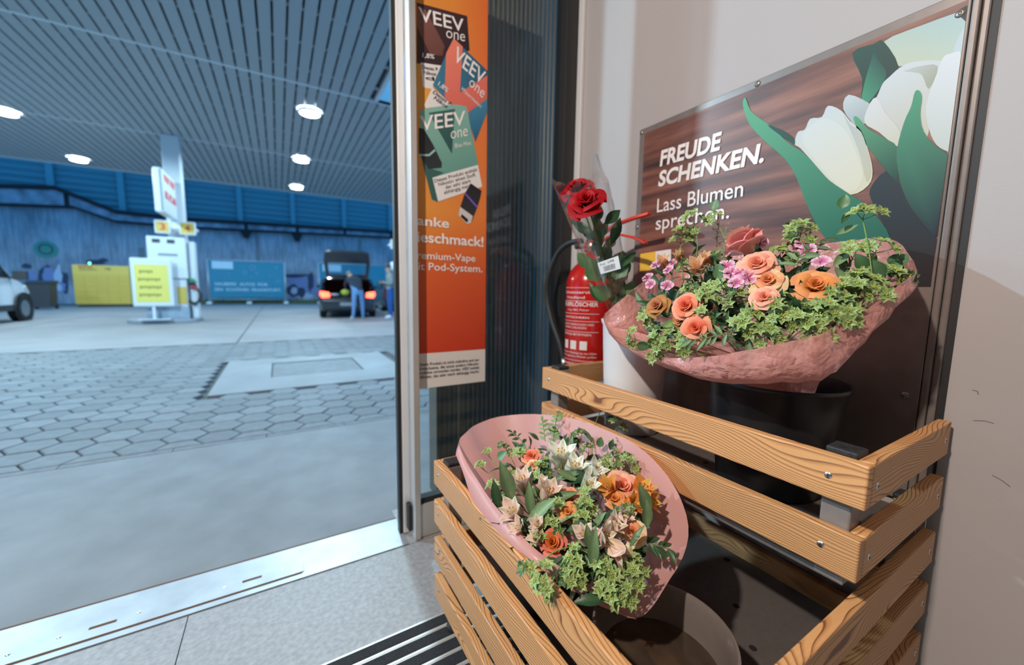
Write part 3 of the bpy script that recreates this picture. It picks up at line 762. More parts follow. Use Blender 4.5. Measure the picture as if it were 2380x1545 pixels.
shape('printed_leaf', [(597, 577), (612, 550), (640, 620), (700, 670), (760, 712), (850, 800), (930, 852), (1000, 922), (1080, 1010), (1200, 1092), (1300, 1160), (1425, 1340), (1280, 1400), (1100, 1360), (1040, 1310), (980, 1200), (930, 1080), (890, 980), (830, 890), (740, 810), (650, 720), (610, 640)], 12 * D, (92, 176, 132), (28, 112, 88), (640, 640), (1150, 1300))
shape('printed_leaf', [(735, 702), (830, 737), (885, 780), (882, 808), (815, 765)], 13 * D, (16, 74, 60))
Wt = srgb(236, 232, 230)
def sline(body, a, c, t, bold, sh=0): text_on(MB(), body, Q(*a), Q(*c), Q(*t), NX, 14 * D, 0, Wt, bold=bold, shear=sh).build('lettering', m_print, sign)
def ql(x, y): return Q(x, y)
sline('FREUDE', (131, 932), (476, 836), (134, 850), .035, .12)
sline('SCHENKEN.', (122, 1046), (714, 906), (126, 965), .035, .12)
sline('Lass Blumen', (115, 1192), (597, 1101), (119, 1116), .006)
sline('sprechen.', (108, 1290), (520, 1223), (112, 1214), .006)
lg = MB()
for pts, c0 in (([(1488, 590), (1524, 584), (1523, 626), (1487, 630)], (236, 190, 70)), ([(1524, 584), (1560, 579), (1559, 622), (1523, 626)], (232, 228, 228))):
    P = [AX(x, y, SX - .0008) for x, y in pts]
    for p in P: p.y = min(p.y, PY1 - .001)
    poly_on(lg, P, NX, D, srgb(*c0))
lg.build('logo_patch', m_print, sign)
# scuffs on the wall beside it
sf = MB()
for pts in ([(2262, 977), (2290, 978), (2310, 984)], [(2306, 1104), (2330, 1117), (2348, 1131)], [(2260, 906), (2272, 909), (2274, 917)]):
    P = [AX(x, y, WX - .0006) for x, y in pts]; sf.tube(P, .0005, 4)
tag(sf.build('trim_4', mat('scuff', (.12, .10, .09), .9)), kind='structure')

# ================================================================== POSTER ON THE SIDELIGHT
PYP = 1.5285
ad = thing('poster', (.62, PYP, .63), 'tall orange vape advertisement poster stuck to the glass beside the door', 'poster')
def T(x, y): return AY(920 + x / 3.09, y / 3.09, PYP)          # upper zoom
def U(x, y): return AY(920 + x / 3.219, 440 + y / 3.219, PYP)  # lower zoom
NY = (0, -1, 0); XL, XR = .4715, .7765
b = MB(); ZT, ZM, ZB, ZW = 2.42, 1.35, .785, .640
def strip(za, zb, ca, cb):
    b.add([(XL, PYP, zb), (XR, PYP, zb), (XR, PYP, za), (XL, PYP, za)], [(0, 1, 2, 3)], 0, [srgb(*c) for c in (cb[0], cb[1], ca[1], ca[0])])
strip(ZT, 1.85, ((206, 112, 52), (222, 104, 46)), ((222, 160, 66), (224, 112, 50)))
strip(1.85, ZM, ((222, 160, 66), (224, 112, 50)), ((224, 150, 62), (226, 126, 58)))
strip(ZM, 1.1, ((224, 150, 62), (226, 126, 58)), ((214, 96, 46), (210, 86, 44)))
strip(1.1, ZB, ((214, 96, 46), (210, 86, 44)), ((204, 66, 38), (196, 58, 34)))
strip(ZB, ZW, ((226, 222, 218), (226, 222, 218)), ((226, 222, 218), (226, 222, 218)))
b.box((XL, PYP + .0002, ZW), (XR, PYP + .0010, ZT), 0, srgb(226, 222, 218)); b.build('sheet', m_print, ad)
E_ = .00015
def ashape(name, pts, lvl, c0, c1=None, a=None, c=None, f=None):
    f = f or T; mb = MB(); P = [f(*p) for p in pts]
    for p in P: p.x = min(max(p.x, XL + .0005), XR - .0005)
    poly_on(mb, P, NY, lvl * E_, srgb(*c0) if c1 is None else (f(*a), srgb(*c0), f(*c), srgb(*c1))); mb.build(name, m_print, ad)
ashape('printed_box', [(150, 18), (512, 115), (530, 360), (345, 470), (150, 455)], 1, (70, 46, 50), (48, 32, 38), (200, 60), (450, 350))
ashape('printed_stripe', [(150, 40), (215, 72), (350, 330), (335, 400), (250, 395), (150, 190)], 2, (128, 84, 76), (104, 66, 60), (170, 80), (320, 380))
ashape('printed_label', [(178, 448), (325, 472), (262, 640), (195, 626)], 2, (224, 222, 220))
ashape('printed_box', [(415, 275), (668, 512), (668, 700), (520, 808), (400, 757), (265, 612), (360, 390)], 3, (58, 120, 148), (40, 92, 122), (300, 600), (650, 560))
ashape('printed_stripe', [(415, 275), (480, 335), (460, 665), (668, 545), (668, 700), (520, 808), (400, 757), (350, 695), (360, 385)], 4, (230, 128, 106), (214, 104, 92), (400, 350), (560, 760))
ashape('printed_label', [(262, 628), (402, 752), (215, 778), (203, 755)], 4, (224, 222, 220))
ashape('printed_box', [(520, 808), (668, 712), (668, 812), (572, 1018), (530, 900)], 4, (62, 128, 160), (40, 96, 130), (560, 800), (620, 960))
ashape('printed_box', [(172, 792), (300, 765), (430, 750), (507, 765), (532, 892), (592, 1182), (300, 1452), (258, 1432), (180, 1100)], 5, (128, 178, 164), (96, 150, 140), (250, 800), (420, 1300))
ashape('printed_stripe', [(235, 810), (425, 782), (402, 1105)], 6, (56, 100, 96), (40, 78, 76), (300, 800), (400, 1080))
ashape('printed_stripe', [(180, 1120), (250, 1210), (345, 1240), (262, 1280), (300, 1448), (258, 1432)], 6, (52, 96, 92))
ashape('printed_label', [(262, 1276), (588, 1184), (620, 1340), (304, 1447)], 7, (230, 228, 226))
ashape('printed_device', [(165, 918), (200, 925), (265, 1035), (330, 1170), (328, 1205), (235, 1215), (165, 1100)], 7, (30, 32, 36), (44, 48, 54), (200, 950), (300, 1180))
ashape('printed_ring', [(165, 1105), (235, 1108), (278, 1070), (284, 1085), (240, 1122), (165, 1120)], 8, (150, 190, 184))
ashape('printed_device', [(515, 30), (560, -45), (640, 10), (630, 60), (605, 140), (560, 255), (530, 258), (468, 190), (480, 135)], 8, (34, 32, 38), (52, 50, 56), (560, 0), (540, 240), U)
ashape('printed_device', [(480, 130), (575, 200), (560, 255), (530, 258), (468, 190)], 9, (206, 204, 202), None, None, None, U)
ashape('printed_device', [(492, 185), (540, 225), (536, 248), (520, 240), (485, 205)], 10, (28, 26, 28), None, None, None, U)
ashape('printed_ring', [(518, 25), (612, 128), (606, 140), (514, 36)], 10, (120, 96, 190), None, None, None, U)
wc = srgb(236, 232, 230); kc = srgb(24, 24, 26)
def aline(f, body, a, c, t, bold=.01, col=wc): text_on(MB(), body, f(*a), f(*c), f(*t), NY, 11 * E_, 0, col, bold=bold).build('lettering', m_print, ad)
aline(T, 'VEEV', (168, 150), (490, 232), (160, 50), .01)
aline(T, 'one', (360, 270), (495, 300), (362, 190), -.004)
aline(T, 'VEEV', (408, 425), (618, 612), (440, 330), .01)
aline(T, 'one', (520, 610), (622, 706), (550, 545), -.004)
aline(T, 'VEEV', (176, 940), (500, 895), (172, 835), .01)
aline(T, 'one', (395, 1000), (515, 975), (392, 915), -.004)
aline(T, '1,8%', (190, 412), (275, 424), (192, 380), .008)
aline(T, '1,8%', (300, 612), (368, 665), (314, 585), .008)
aline(T, 'Watermelon', (462, 640), (605, 775), (478, 622), 0)
aline(T, 'Blue Mint', (425, 1062), (540, 1040), (422, 1032), 0)
for i, s_ in enumerate(('Dieses P', 'Nikoti', 'd')):
    aline(T, s_, (188 + 12 * i, 494 + 38 * i), (300 - 12 * i, 512 + 34 * i), (186 + 12 * i, 468 + 38 * i), .004, kc)
for i, s_ in enumerate(('Dieses P', 'Nikot')):
    aline(T, s_, (262 + 6 * i, 668 + 42 * i), (385 - 22 * i, 760 + 20 * i), (280 + 6 * i, 648 + 42 * i), .004, kc)
for i, (s_, xa, xb) in enumerate((('Dieses Produkt enth\u00e4lt', 278, 585), ('Nikotin: einen Stoff,', 308, 575), ('der sehr stark', 358, 540), ('abh\u00e4ngig macht.', 348, 560))):
    y_ = lambda x: 1312 + 32 * i - (x - 278) * .275
    aline(T, s_, (xa, y_(xa) + 2 * i), (xb, y_(xb) + 2 * i), (xa - 6, y_(xa) - 24 + 2 * i), .004, kc)
def zline(body, px_r, py_b, py_t, xl, bold, col=wc):
    p = U(px_r, py_b); zt = U(px_r, py_t).z
    text_on(MB(), body, (xl, PYP, p.z), (p.x, PYP, p.z), (xl, PYP, zt), NY, 11 * E_, 0, col, bold=bold).build('lettering', m_print, ad)
zline('anke', 398, 288, 222, .4735, .02)
zline('ieschmack!', 655, 428, 358, .4735, .02)
zline('remium-Vape', 594, 541, 490, .4735, .008)
zline('it Pod-System.', 646, 620, 568, .4780, .008)
for i, s_ in enumerate(('Dieses Produkt ist nicht risikofrei und nur', 'Erwachsene, die sonst andere Nikotin-', 'produkte verwenden w\u00fcrden. VEEV enth\u00e4lt', 'Nikotin, das sehr stark abh\u00e4ngig macht.')):
    zline(s_, 622, 1282 + 29 * i, 1262 + 29 * i, .4745, .004, kc)

# ================================================================== FIRE EXTINGUISHER
m_red = mat('extinguisher_red', (.50, .012, .010), .22, coat=.5)
m_hred = mat('lever_red', (.62, .035, .012), .35)
m_brass = mat('valve_metal', (.45, .42, .38), .3, metal=.9)
fx, fy, fz, fr = 1.105, 1.225, .70, .098
ex = thing('fire_extinguisher', (fx, fy, fz), 'red fire extinguisher hung on the wall behind the roses', 'extinguisher')
b = MB(); b.lathe([(.0001, 0), (fr - .012, 0), (fr, .014), (fr, .385), (fr - .012, .425), (fr - .045, .462), (.028, .478), (.028, .50), (.0001, .50)], c=(fx, fy, fz), n=48); b.build('cylinder', m_red, ex, smooth=True)
b = MB(); b.tube([(fx, fy, fz + .495), (fx, fy, fz + .56)], .022, 16); b.tube([(fx, fy, fz + .535), (fx - .02, fy + .075, fz + .535)], .013, 12); b.build('valve', m_brass, ex, smooth=True)
hx0 = AX(1395, 556, 1.06); 
def bar(name, pts, w_, h_, m_):
    mb = MB(); P = [V3(p) for p in pts]
    vs = []; fs = []
    for p in P: vs += [p + Vector((-w_, 0, -h_)), p + Vector((w_, 0, -h_)), p + Vector((w_, 0, h_)), p + Vector((-w_, 0, h_))]
    for i in range(len(P) - 1):
        for j in range(4): fs.append((4 * i + j, 4 * i + (j + 1) % 4, 4 * i + 4 + (j + 1) % 4, 4 * i + 4 + j))
    fs += [(0, 1, 2, 3), (4 * len(P) - 4, 4 * len(P) - 3, 4 * len(P) - 2, 4 * len(P) - 1)]
    mb.add(vs, fs); return mb.build(name, m_, ex, bevel=.003)
bar('lever', [(fx - .01, fy + .02, fz + .535), AX(1432, 522, 1.085), AX(1470, 508, 1.085), AX(1510, 496, 1.085)], .010, .0055, m_hred)
bar('carry_handle', [(fx - .01, fy + .02, fz + .515), AX(1430, 543, 1.085), AX(1470, 551, 1.085), AX(1494, 560, 1.085), AX(1502, 566, 1.085)], .010, .0045, m_hred)
hp = [AX(1352, 560, 1.09), AX(1322, 566, 1.085), AX(1296, 590, 1.08), AX(1276, 640, 1.07), AX(1272, 690, 1.07), AX(1283, 745, 1.07), AX(1302, 800, 1.075), AX(1311, 845, 1.08), AX(1312, 880, 1.085)]
b = MB(); b.tube(smooth_path([tuple(p) for p in hp], 5), .0125, 12); b.build('hose', m_black, ex, smooth=True)
b = MB(); b.tube([AX(1312, 832, 1.08), AX(1313, 858, 1.082)], .0145, 14); b.build('hose_clip', m_brass, ex, smooth=True)
b = MB(); b.box((fx - .02, fy - .03, fz + .30), (WX - .0005, fy + .03, fz + .34)); b.build('wall_bracket', m_black, ex)
m_wprint = mat('white_print', (.75, .72, .70), .5)
ang0 = math.atan2(-fy, -fx) - .5     # text faces the room
def ctext(body, z, h, a0, a1, bold=.01):
    vs, fs = text_mesh(body, bold); x0 = min(v[0] for v in vs); x1 = max(v[0] for v in vs)
    lb = MB(); lb.add([(fx + (fr + .0008) * math.cos(ang0 + a0 + (x - x0) / (x1 - x0) * (a1 - a0)), fy + (fr + .0008) * math.sin(ang0 + a0 + (x - x0) / (x1 - x0) * (a1 - a0)), z + y / CAP * h) for x, y in vs], fs); lb.build('lettering', m_wprint, ex)
for body, z, h, a0, a1, bd in (('Schutzservice', .338, .011, -.85, .75, .01), ('Friedland', .318, .010, -.65, .3, .01), ('FEUERL\u00d6SCHER', .288, .016, -.95, .85, .02), ('6 kg ABC Pulver', .270, .008, -.55, .5, 0), ('1. ENTSICHERN', .240, .008, -.9, .5, .01),
                               ('2. KNOPF EINDR\u00dcCKEN UND', .212, .008, -.9, .7, 0), ('WIEDER LOSLASSEN', .199, .008, -.8, .4, 0), ('3. PISTOLE BET\u00c4TIGEN', .172, .008, -.9, .6, .01), ('Nach jeder Bet\u00e4tigung neu f\u00fcllen', .098, .008, -.95, .85, 0), ('Nur mit gleichen Mitteln pr\u00fcfen', .084, .008, -.95, .85, 0), ('Brandschutzservice', .052, .010, -.8, .7, .01), ('Friedland', .037, .009, -.45, .3, .01)):
    ctext(body, fz + z, h, a0, a1, bd)
for z in (.36, .308, .258, .228, .186, .07, .028):
    n = 20; lb = MB(); lb.add([(fx + (fr + .0007) * math.cos(ang0 - 1.0 + 1.9 * i / n), fy + (fr + .0007) * math.sin(ang0 - 1.0 + 1.9 * i / n), fz + z + dz) for dz in (0, .0016) for i in range(n + 1)], [(i, i + 1, n + 2 + i, n + 1 + i) for i in range(n)]); lb.build('label_line', m_wprint, ex)
for a0 in (-.75, -.3, .15):
    n = 5; lb = MB(); lb.add([(fx + (fr + .0007) * math.cos(ang0 + a0 + .3 * i / n), fy + (fr + .0007) * math.sin(ang0 + a0 + .3 * i / n), fz + z) for z in (.115, .150) for i in range(n + 1)], [(i, i + 1, n + 2 + i, n + 1 + i) for i in range(n)]); lb.build('pictogram', m_wprint, ex)

# ================================================================== FILLING STATION FORECOURT
m_white = mat('white_enamel', (.62, .64, .66), .4)
m_yel = mat('sign_yellow', (.60, .42, .08), .5)
m_yel2 = mat('poster_yellow', (.70, .60, .13), .5)  # plain bright yellow of the poster sheet, no emission
m_sred = mat('sign_red', (.58, .03, .02), .5)
m_grey = mat('mid_grey', (.22, .24, .26), .5)
m_dkgrey = mat('dark_grey_plastic', (.035, .038, .042), .5)
m_plinth = mat('plinth_steel', (.30, .36, .42), .45, metal=.3, noise=(4, .2))
m_kerb = mat('kerb_steel', (.34, .37, .40), .4, metal=.4)
m_scrib = mat('dark_print', (.20, .17, .03), .7)

def column(x, label, z0=0.0):
    b = MB(); b.box((x - .19, 14.45, z0), (x + .19, 14.83, CZ - .001)); return tag(b.build('canopy_column', m_white, bevel=.02), label, 'column')
column(-2.40, 'white steel column rising from the pump island to the canopy', .111)
column(3.95, 'white steel column half hidden behind the door frame')

# pump island kerb
isl = MB(); pts = []
for i in range(28):
    a = 2 * math.pi * i / 28; pts.append((-2.72 + .78 * math.copysign(abs(math.cos(a)) ** .6, math.cos(a)), 14.30 + .62 * math.copysign(abs(math.sin(a)) ** .6, math.sin(a)), 0))
isl.prism(pts, (0, 0, .11)); tag(isl.build('pump_island', m_kerb, bevel=.02), 'rounded raised kerb island under the fuel pump', 'kerb')
# fuel pump
pp = thing('fuel_pump', (-2.6, 14.1, .112), 'white fuel pump with two small displays and hanging hoses', 'fuel pump')
b = MB(); b.box((-3.02, 13.78, .112), (-2.14, 14.40, .44)); b.build('plinth', m_plinth, pp, bevel=.015)
b = MB(); b.box((-2.96, 13.82, .44), (-2.16, 14.36, 1.18)); b.build('lower_cabinet', m_white, pp, bevel=.02)
b = MB(); b.box((-2.92, 13.78, 1.20), (-2.12, 14.40, 2.30)); hd = b.build('display_head', m_white, pp, bevel=.03)
for x0, x1 in ((-2.80, -2.64), (-2.50, -2.34)):
    b = MB(); b.box((x0, 13.772, 2.13), (x1, 13.782, 2.23)); b.build('display', m_dkgrey, hd)
b = MB(); b.box((-2.70, 13.772, 1.80), (-2.30, 13.782, 1.86)); b.build('print_band', m_grey, hd)
b = MB(); b.box((-2.36, 13.80, .52), (-2.175, 13.825, .98)); b.build('yellow_panel', m_yel, pp)
b = MB(); b.box((-2.10, 13.95, .112), (-1.96, 14.30, 2.22)); sd = b.build('hose_tower', m_white, pp, bevel=.02)
for i, (zz, c) in enumerate(((1.16, (.05, .28, .12)), (1.06, (.03, .03, .03)), (.96, (.45, .05, .05)))):
    b = MB(); b.tube([(-2.13 + .02 * i, 13.90, zz), (-2.0, 13.84, zz + .03), (-1.95, 13.80, zz - .06)], [.04, .035, .02], 8); b.build('nozzle', mat('nozzle_%d' % i, c, .5), pp, smooth=True)
for i in range(2):
    q = [(-2.02, 13.93, 1.05 - .1 * i), (-1.90 + .03 * i, 13.86, .82), (-1.93 + .03 * i, 13.84, .60), (-2.05, 13.86, .50 + .04 * i), (-2.14, 13.88, .62)]
    b = MB(); b.tube(smooth_path(q, 4), .028, 8); b.build('hose', m_black, pp, smooth=True)
# hanging sign box on the column
y0s = 12.95; pN = AY(375, 388, y0s); pE = AY(351, 388, y0s); zb_ = AY(362, 492, y0s).z; zt_ = pN.z
rr = ray(419, 470); yF = pN.x / (rr.x / rr.y); yF = min(yF, 14.44)
sg = thing('station_sign', ((pN.x + pE.x) / 2, (y0s + yF) / 2, zb_), 'white box sign with red lettering hung on the canopy column', 'sign')
b = MB(); b.box((pE.x, y0s, zb_), (pN.x, yF, zt_)); b.build('sign_box', m_white, sg, bevel=.05)
b = MB(); b.box((pE.x + .13, y0s - .006, zb_ + .05), (pE.x + .17, y0s + .02, zt_ - .05)); b.build('side_groove', m_grey, sg)
def G(x, y): p = AX(280 + x / 3.677, 360 + y / 3.677, pN.x + .004); p.y = min(max(p.y, y0s + .08), yF - .02); return p
for pts in ([(366, 155), (415, 205), (412, 262), (374, 215)], [(420, 208), (462, 252), (457, 306), (424, 262)], [(380, 300), (470, 382), (476, 440), (384, 366)]):
    mb = MB(); P = [G(*p) for p in pts]; mb.prism(P, (.004, 0, 0)); mb.build('red_panel', m_sred, sg)
text_on(MB(), 'U', G(404, 372), G(445, 405), G(402, 322), (1, 0, 0), .006, bold=.01).build('lettering', m_white, sg)
# number boards
def board(px0, px1, py0, py1, Y, num, label, par=None):
    a = AY(px0, py0, Y); c = AY(px1, py1, Y)
    t = thing('pump_number_board', ((a.x + c.x) / 2, Y, c.z), label, 'sign', 'pump number boards')
    b = MB(); b.box((a.x, Y, c.z), (c.x, Y + .14, a.z)); b.build('frame', m_white, t, bevel=.02)
    b = MB(); b.box((a.x + .03, Y - .004, c.z + .035), (c.x - .03, Y + .01, a.z - .035)); b.build('face', m_yel, t)
    if num:
        xm = (a.x + c.x) / 2; zm = (a.z + c.z) / 2
        text_on(MB(), num, (xm - .05, Y, zm - .08), (xm + .06, Y, zm - .08), (xm - .05, Y, zm + .09), (0, -1, 0), .006, bold=.02).build('lettering', m_sred, t)
    b = MB(); b.box((min(a.x, c.x), Y + .14, (a.z + c.z) / 2 - .03), (max(a.x, c.x), 14.449 if Y > 13.8 else Y + .5, (a.z + c.z) / 2 + .03)); b.build('bracket', m_white, t)
board(357, 397, 510, 543, 13.9, '3', 'yellow number board reading 3 on the left of the column')
board(415, 455, 514, 547, 13.9, '4', 'yellow number board reading 4 on the right of the column')
board(909, 940, 556, 580, 14.0, '5', 'yellow number board cut off by the door frame')
# advertising stand
av = thing('poster_stand', (-2.92, 13.6, .0), 'white framed stand with a yellow poster in front of the pump', 'poster stand')
a = AY(299, 598, 13.55); c = AY(406, 712, 13.55)
b = MB(); b.box((a.x, 13.55, c.z), (c.x, 13.62, a.z)); b.build('frame', m_white, av, bevel=.03)
a2 = AY(310, 613, 13.55); c2 = AY(396, 702, 13.55)
b = MB(); b.box((a2.x, 13.545, c2.z), (c2.x, 13.56, a2.z)); b.build('sheet', m_yel2, av)
for i, (w_, c_) in enumerate(((.26, .03), (.40, .0), (.40, .02), (.40, .0))):
    z = a2.z - .18 - i * .20
    b = MB()
    for k in range(int(w_ / .05)):
        b.box((a2.x + .07 + k * .055 + c_, 13.540, z - (.03 if k % 3 else .05)), (a2.x + .10 + k * .055 + c_, 13.546, z + .03))
    tag(b.build('printed_line', m_scrib, av), kind='stuff')
b = MB(); b.box((-2.86, 13.56, .112), (-2.80, 13.61, c.z)); b.box((-3.15, 13.50, .112), (-2.50, 13.67, .135)); b.build('foot', m_white, av)

# parcel locker
lk = thing('parcel_locker', (-6.63, 24.2, 0), 'wide yellow parcel locker wall with many small doors', 'locker')
b = MB(); b.box((-7.52, 24.0, .12), (-5.74, 24.6, 1.82)); b.build('body', m_yel, lk, bevel=.01)
b = MB(); b.box((-7.45, 24.05, .0), (-5.80, 24.5, .12)); b.build('base', m_dkgrey, lk)
dm = MB().box((-.170, -.012, -.118), (.170, .0, .118)).mesh('locker_door', mat('locker_yellow', (.56, .38, .06), .5))
for i in range(5):
    for j in range(5): inst('locker_door', dm, lk, (-7.52 + .178 + i * .356, 23.999, .27 + j * .255))
text_on(MB(), 'DHL', (-7.30, 23.985, 1.70), (-6.85, 23.985, 1.70), (-7.30, 23.985, 1.78), (0, -1, 0), .01, bold=.03).build('lettering', m_sred, lk)
text_on(MB(), 'Packstation', (-7.30, 23.985, 1.60), (-6.75, 23.985, 1.60), (-7.30, 23.985, 1.66), (0, -1, 0), .01, bold=.0).build('lettering', m_dkgrey, lk)
text_on(MB(), '146', (-6.50, 23.985, 1.64), (-6.32, 23.985, 1.64), (-6.50, 23.985, 1.72), (0, -1, 0), .01, bold=.02).build('lettering', m_dkgrey, lk)
b = MB(); b.ball((-7.0, 24.1, 1.90), .05, 10, 6); b.tube([(-7.0, 24.1, 1.82), (-7.0, 24.1, 1.88)], .015, 6); b.build('status_lamp', mat('green_lamp', (.1, .5, .3), .4, emit=((.15, .8, .5), 2.0)), lk, smooth=True)

# wheelie bin
bn = thing('wheelie_bin', (-7.9, 22.4, 0), 'black wheelie bin between the white van and the yellow lockers', 'bin')
b = MB()
def fr(z, s, dy=0): return [(-7.9 - .32 * s, 22.1 + (1 - s) * .3, z), (-7.9 + .32 * s, 22.1 + (1 - s) * .3, z), (-7.9 + .32 * s, 22.75, z), (-7.9 - .32 * s, 22.75, z)]
A_ = fr(.08, .82); B_ = fr(1.0, 1.0); b.add(A_ + B_, [(3, 2, 1, 0), (4, 5, 6, 7)] + [(i, (i + 1) % 4, 4 + (i + 1) % 4, 4 + i) for i in range(4)]); b.build('body', m_dkgrey, bn, bevel=.02)
b = MB(); b.prism([(-8.25, 22.05, 1.0), (-8.25, 22.8, 1.0), (-8.25, 22.8, 1.12), (-8.25, 22.4, 1.10), (-8.25, 22.05, 1.04)], (.70, 0, 0)); b.build('lid', m_dkgrey, bn, bevel=.02)
for x in (-8.2, -7.66):
    b = MB(); b.lathe([(.0001, -.03), (.1, -.03), (.1, .03), (.0001, .03)], c=(x, 22.74, .1), axis=(1, 0, 0), n=16); b.build('wheel', m_black, bn)

# banners on tube fences
m_ban = mat('banner_blue', (.006, .165, .26), .6)
m_ban2 = mat('banner_pale', (.38, .52, .62), .6)
m_tube = mat('fence_tube', (.46, .48, .50), .4, metal=.5)
def banner(px0, px1, py0, py1, Y, label, text):
    a = AY(px0, py0, Y); c = AY(px1, py1, Y); zb = .35; zt = a.z
    t = thing('fence_banner', ((a.x + c.x) / 2, Y, 0), label, 'banner')
    b = MB()
    b.tube([(a.x - .06, Y, .0), (a.x - .06, Y, zt + .06)], .035, 8); b.build('fence_post', m_tube, t, smooth=True)
    b = MB(); b.tube([(c.x + .06, Y, .0), (c.x + .06, Y, zt + .06)], .035, 8); b.build('fence_post', m_tube, t, smooth=True)
    b = MB(); b.tube([(a.x - .06, Y, zt + .04), (c.x + .06, Y, zt + .04)], .025, 8); b.build('fence_rail', m_tube, t, smooth=True)
    b = MB(); b.tube([(a.x - .06, Y, .25), (c.x + .06, Y, .25)], .025, 8); b.build('fence_rail', m_tube, t, smooth=True)
    for x in (a.x - .06, (a.x + c.x) / 2, c.x + .06):
        b = MB(); b.box((x - .12, Y - .30, 0), (x + .12, Y + .30, .12)); b.build('foot_block', m_white, t, bevel=.02)
    b = MB(); nx = 24
    b.grid(lambda u, v: (a.x + (c.x - a.x) * u, Y - .03 + .015 * math.sin(u * 26) * math.sin(v * 3), zb + (zt - zb) * v), nx, 5); b.grid(lambda u, v: (a.x + (c.x - a.x) * u, Y - .02 + .015 * math.sin(u * 26) * math.sin(v * 3), zb + (zt - zb) * v), nx, 5)
    b.build('sheet', m_ban, t, smooth=True)
    W_ = c.x - a.x; H_ = zt - zb; yy = Y - .055
    b = MB(); b.box((a.x + .04 * W_, yy, zt - .22 * H_), (a.x + .31 * W_, yy + .006, zt - .02 * H_)); b.build('logo_patch', m_ban2, t)
    if text:
        for s_, z, w0, w1 in text:
            text_on(MB(), s_, (a.x + w0 * W_, yy, zb + z * H_), (a.x + w1 * W_, yy, zb + z * H_), (a.x + w0 * W_, yy, zb + (z + .075) * H_), (0, -1, 0), .004, bold=.02).build('lettering', m_ban2, t)
        for u, v, r_ in ((.57, .84, .16), (.46, .70, .12), (.25, .64, .05), (.80, .62, .05), (.92, .48, .11), (.55, .58, .05), (.62, .68, .07), (.90, .86, .07)):
            b = MB(); b.lathe([(.0001, 0), (r_, 0)] if r_ < .1 else [(r_ * .55, 0), (r_, 0)], c=(a.x + u * W_, yy + .003, zb + v * H_), axis=(0, -1, 0), n=20); b.build('printed_bubble', mat('banner_bubble', (.06, .22, .32), .6), t)
banner(484, 662, 604, 696, 27.0, 'blue banner about clean cars on a tube fence, left of the dark car', (('SAUBERE', .335, .06, .34), ('AUTOS', .335, .38, .59), ('F\u00dcR', .335, .63, .77), ('EIN', .185, .06, .16), ('SCH\u00d6NES', .185, .20, .50), ('FRANKFURT.', .185, .54, .96)))
banner(742, 897, 612, 700, 26.6, 'blue banner on a tube fence behind the car with the open boot', None)

# graffiti and the green round sign on the wall
gf = thing('graffiti', (-9.0, YW - .03, 1.0), 'blue and black graffiti lettering sprayed on the concrete wall', 'graffiti')
rg = random.Random(11)
cols = [mat('spray_dark', (.03, .04, .08), .8), mat('spray_blue', (.16, .20, .38), .8), mat('spray_pale', (.36, .42, .55), .8)]
def blob(px_, py_, rx, ry, m_, lvl, par):
    P = []
    for i in range(12):
        a_ = 2 * math.pi * i / 12; s_ = rg.uniform(.7, 1.2)
        P.append(AY(px_ + rx * s_ * math.cos(a_), py_ + ry * s_ * math.sin(a_), YW - .012))
    mb = MB(); poly_on(mb, P, (0, -1, 0), .004 * lvl, (.9, .9, .9)); mb.build('painted_shape', m_, par)
for d in ((62, 618, 14, 6, 0, 1), (75, 640, 14, 14, 1, 1), (110, 640, 22, 24, 0, 1), (112, 640, 17, 20, 1, 2), (135, 640, 9, 26, 2, 3), (150, 655, 12, 26, 0, 2), (140, 668, 14, 14, 1, 3), (138, 668, 8, 9, 2, 4), (90, 665, 20, 10, 1, 2), (220, 610, 22, 7, 0, 1), (240, 604, 14, 5, 0, 2)):
    blob(d[0], d[1], d[2], d[3], cols[d[4]], d[5], gf)
gf2 = thing('graffiti', (1.2, YW - .03, 1.0), 'blue graffiti on the wall between the two blue banners', 'graffiti')
for d in ((700, 662, 42, 34, 1, 1), (690, 640, 30, 5, 0, 2), (722, 655, 7, 24, 0, 2), (680, 675, 14, 14, 0, 2), (700, 680, 10, 13, 0, 3), (683, 676, 8, 9, 2, 4), (712, 690, 18, 9, 2, 2)):
    blob(d[0], d[1], d[2], d[3], cols[d[4]], d[5], gf2)
p = AY(106, 579, YW - .05)
rs = thing('round_sign', (p.x, YW - .04, p.z - .4), 'small round green sign on the concrete wall', 'sign')
b = MB(); b.lathe([(.0001, .03), (.42, .03), (.42, 0)], c=(p.x, YW - .01, p.z), axis=(0, -1, 0), n=24); b.build('disc', mat('sign_green', (.02, .20, .17), .5), rs)
b = MB(); b.lathe([(.20, .036), (.27, .036)], c=(p.x, YW - .01, p.z), axis=(0, -1, 0), n=20); b.build('ring', m_dkgrey, rs)

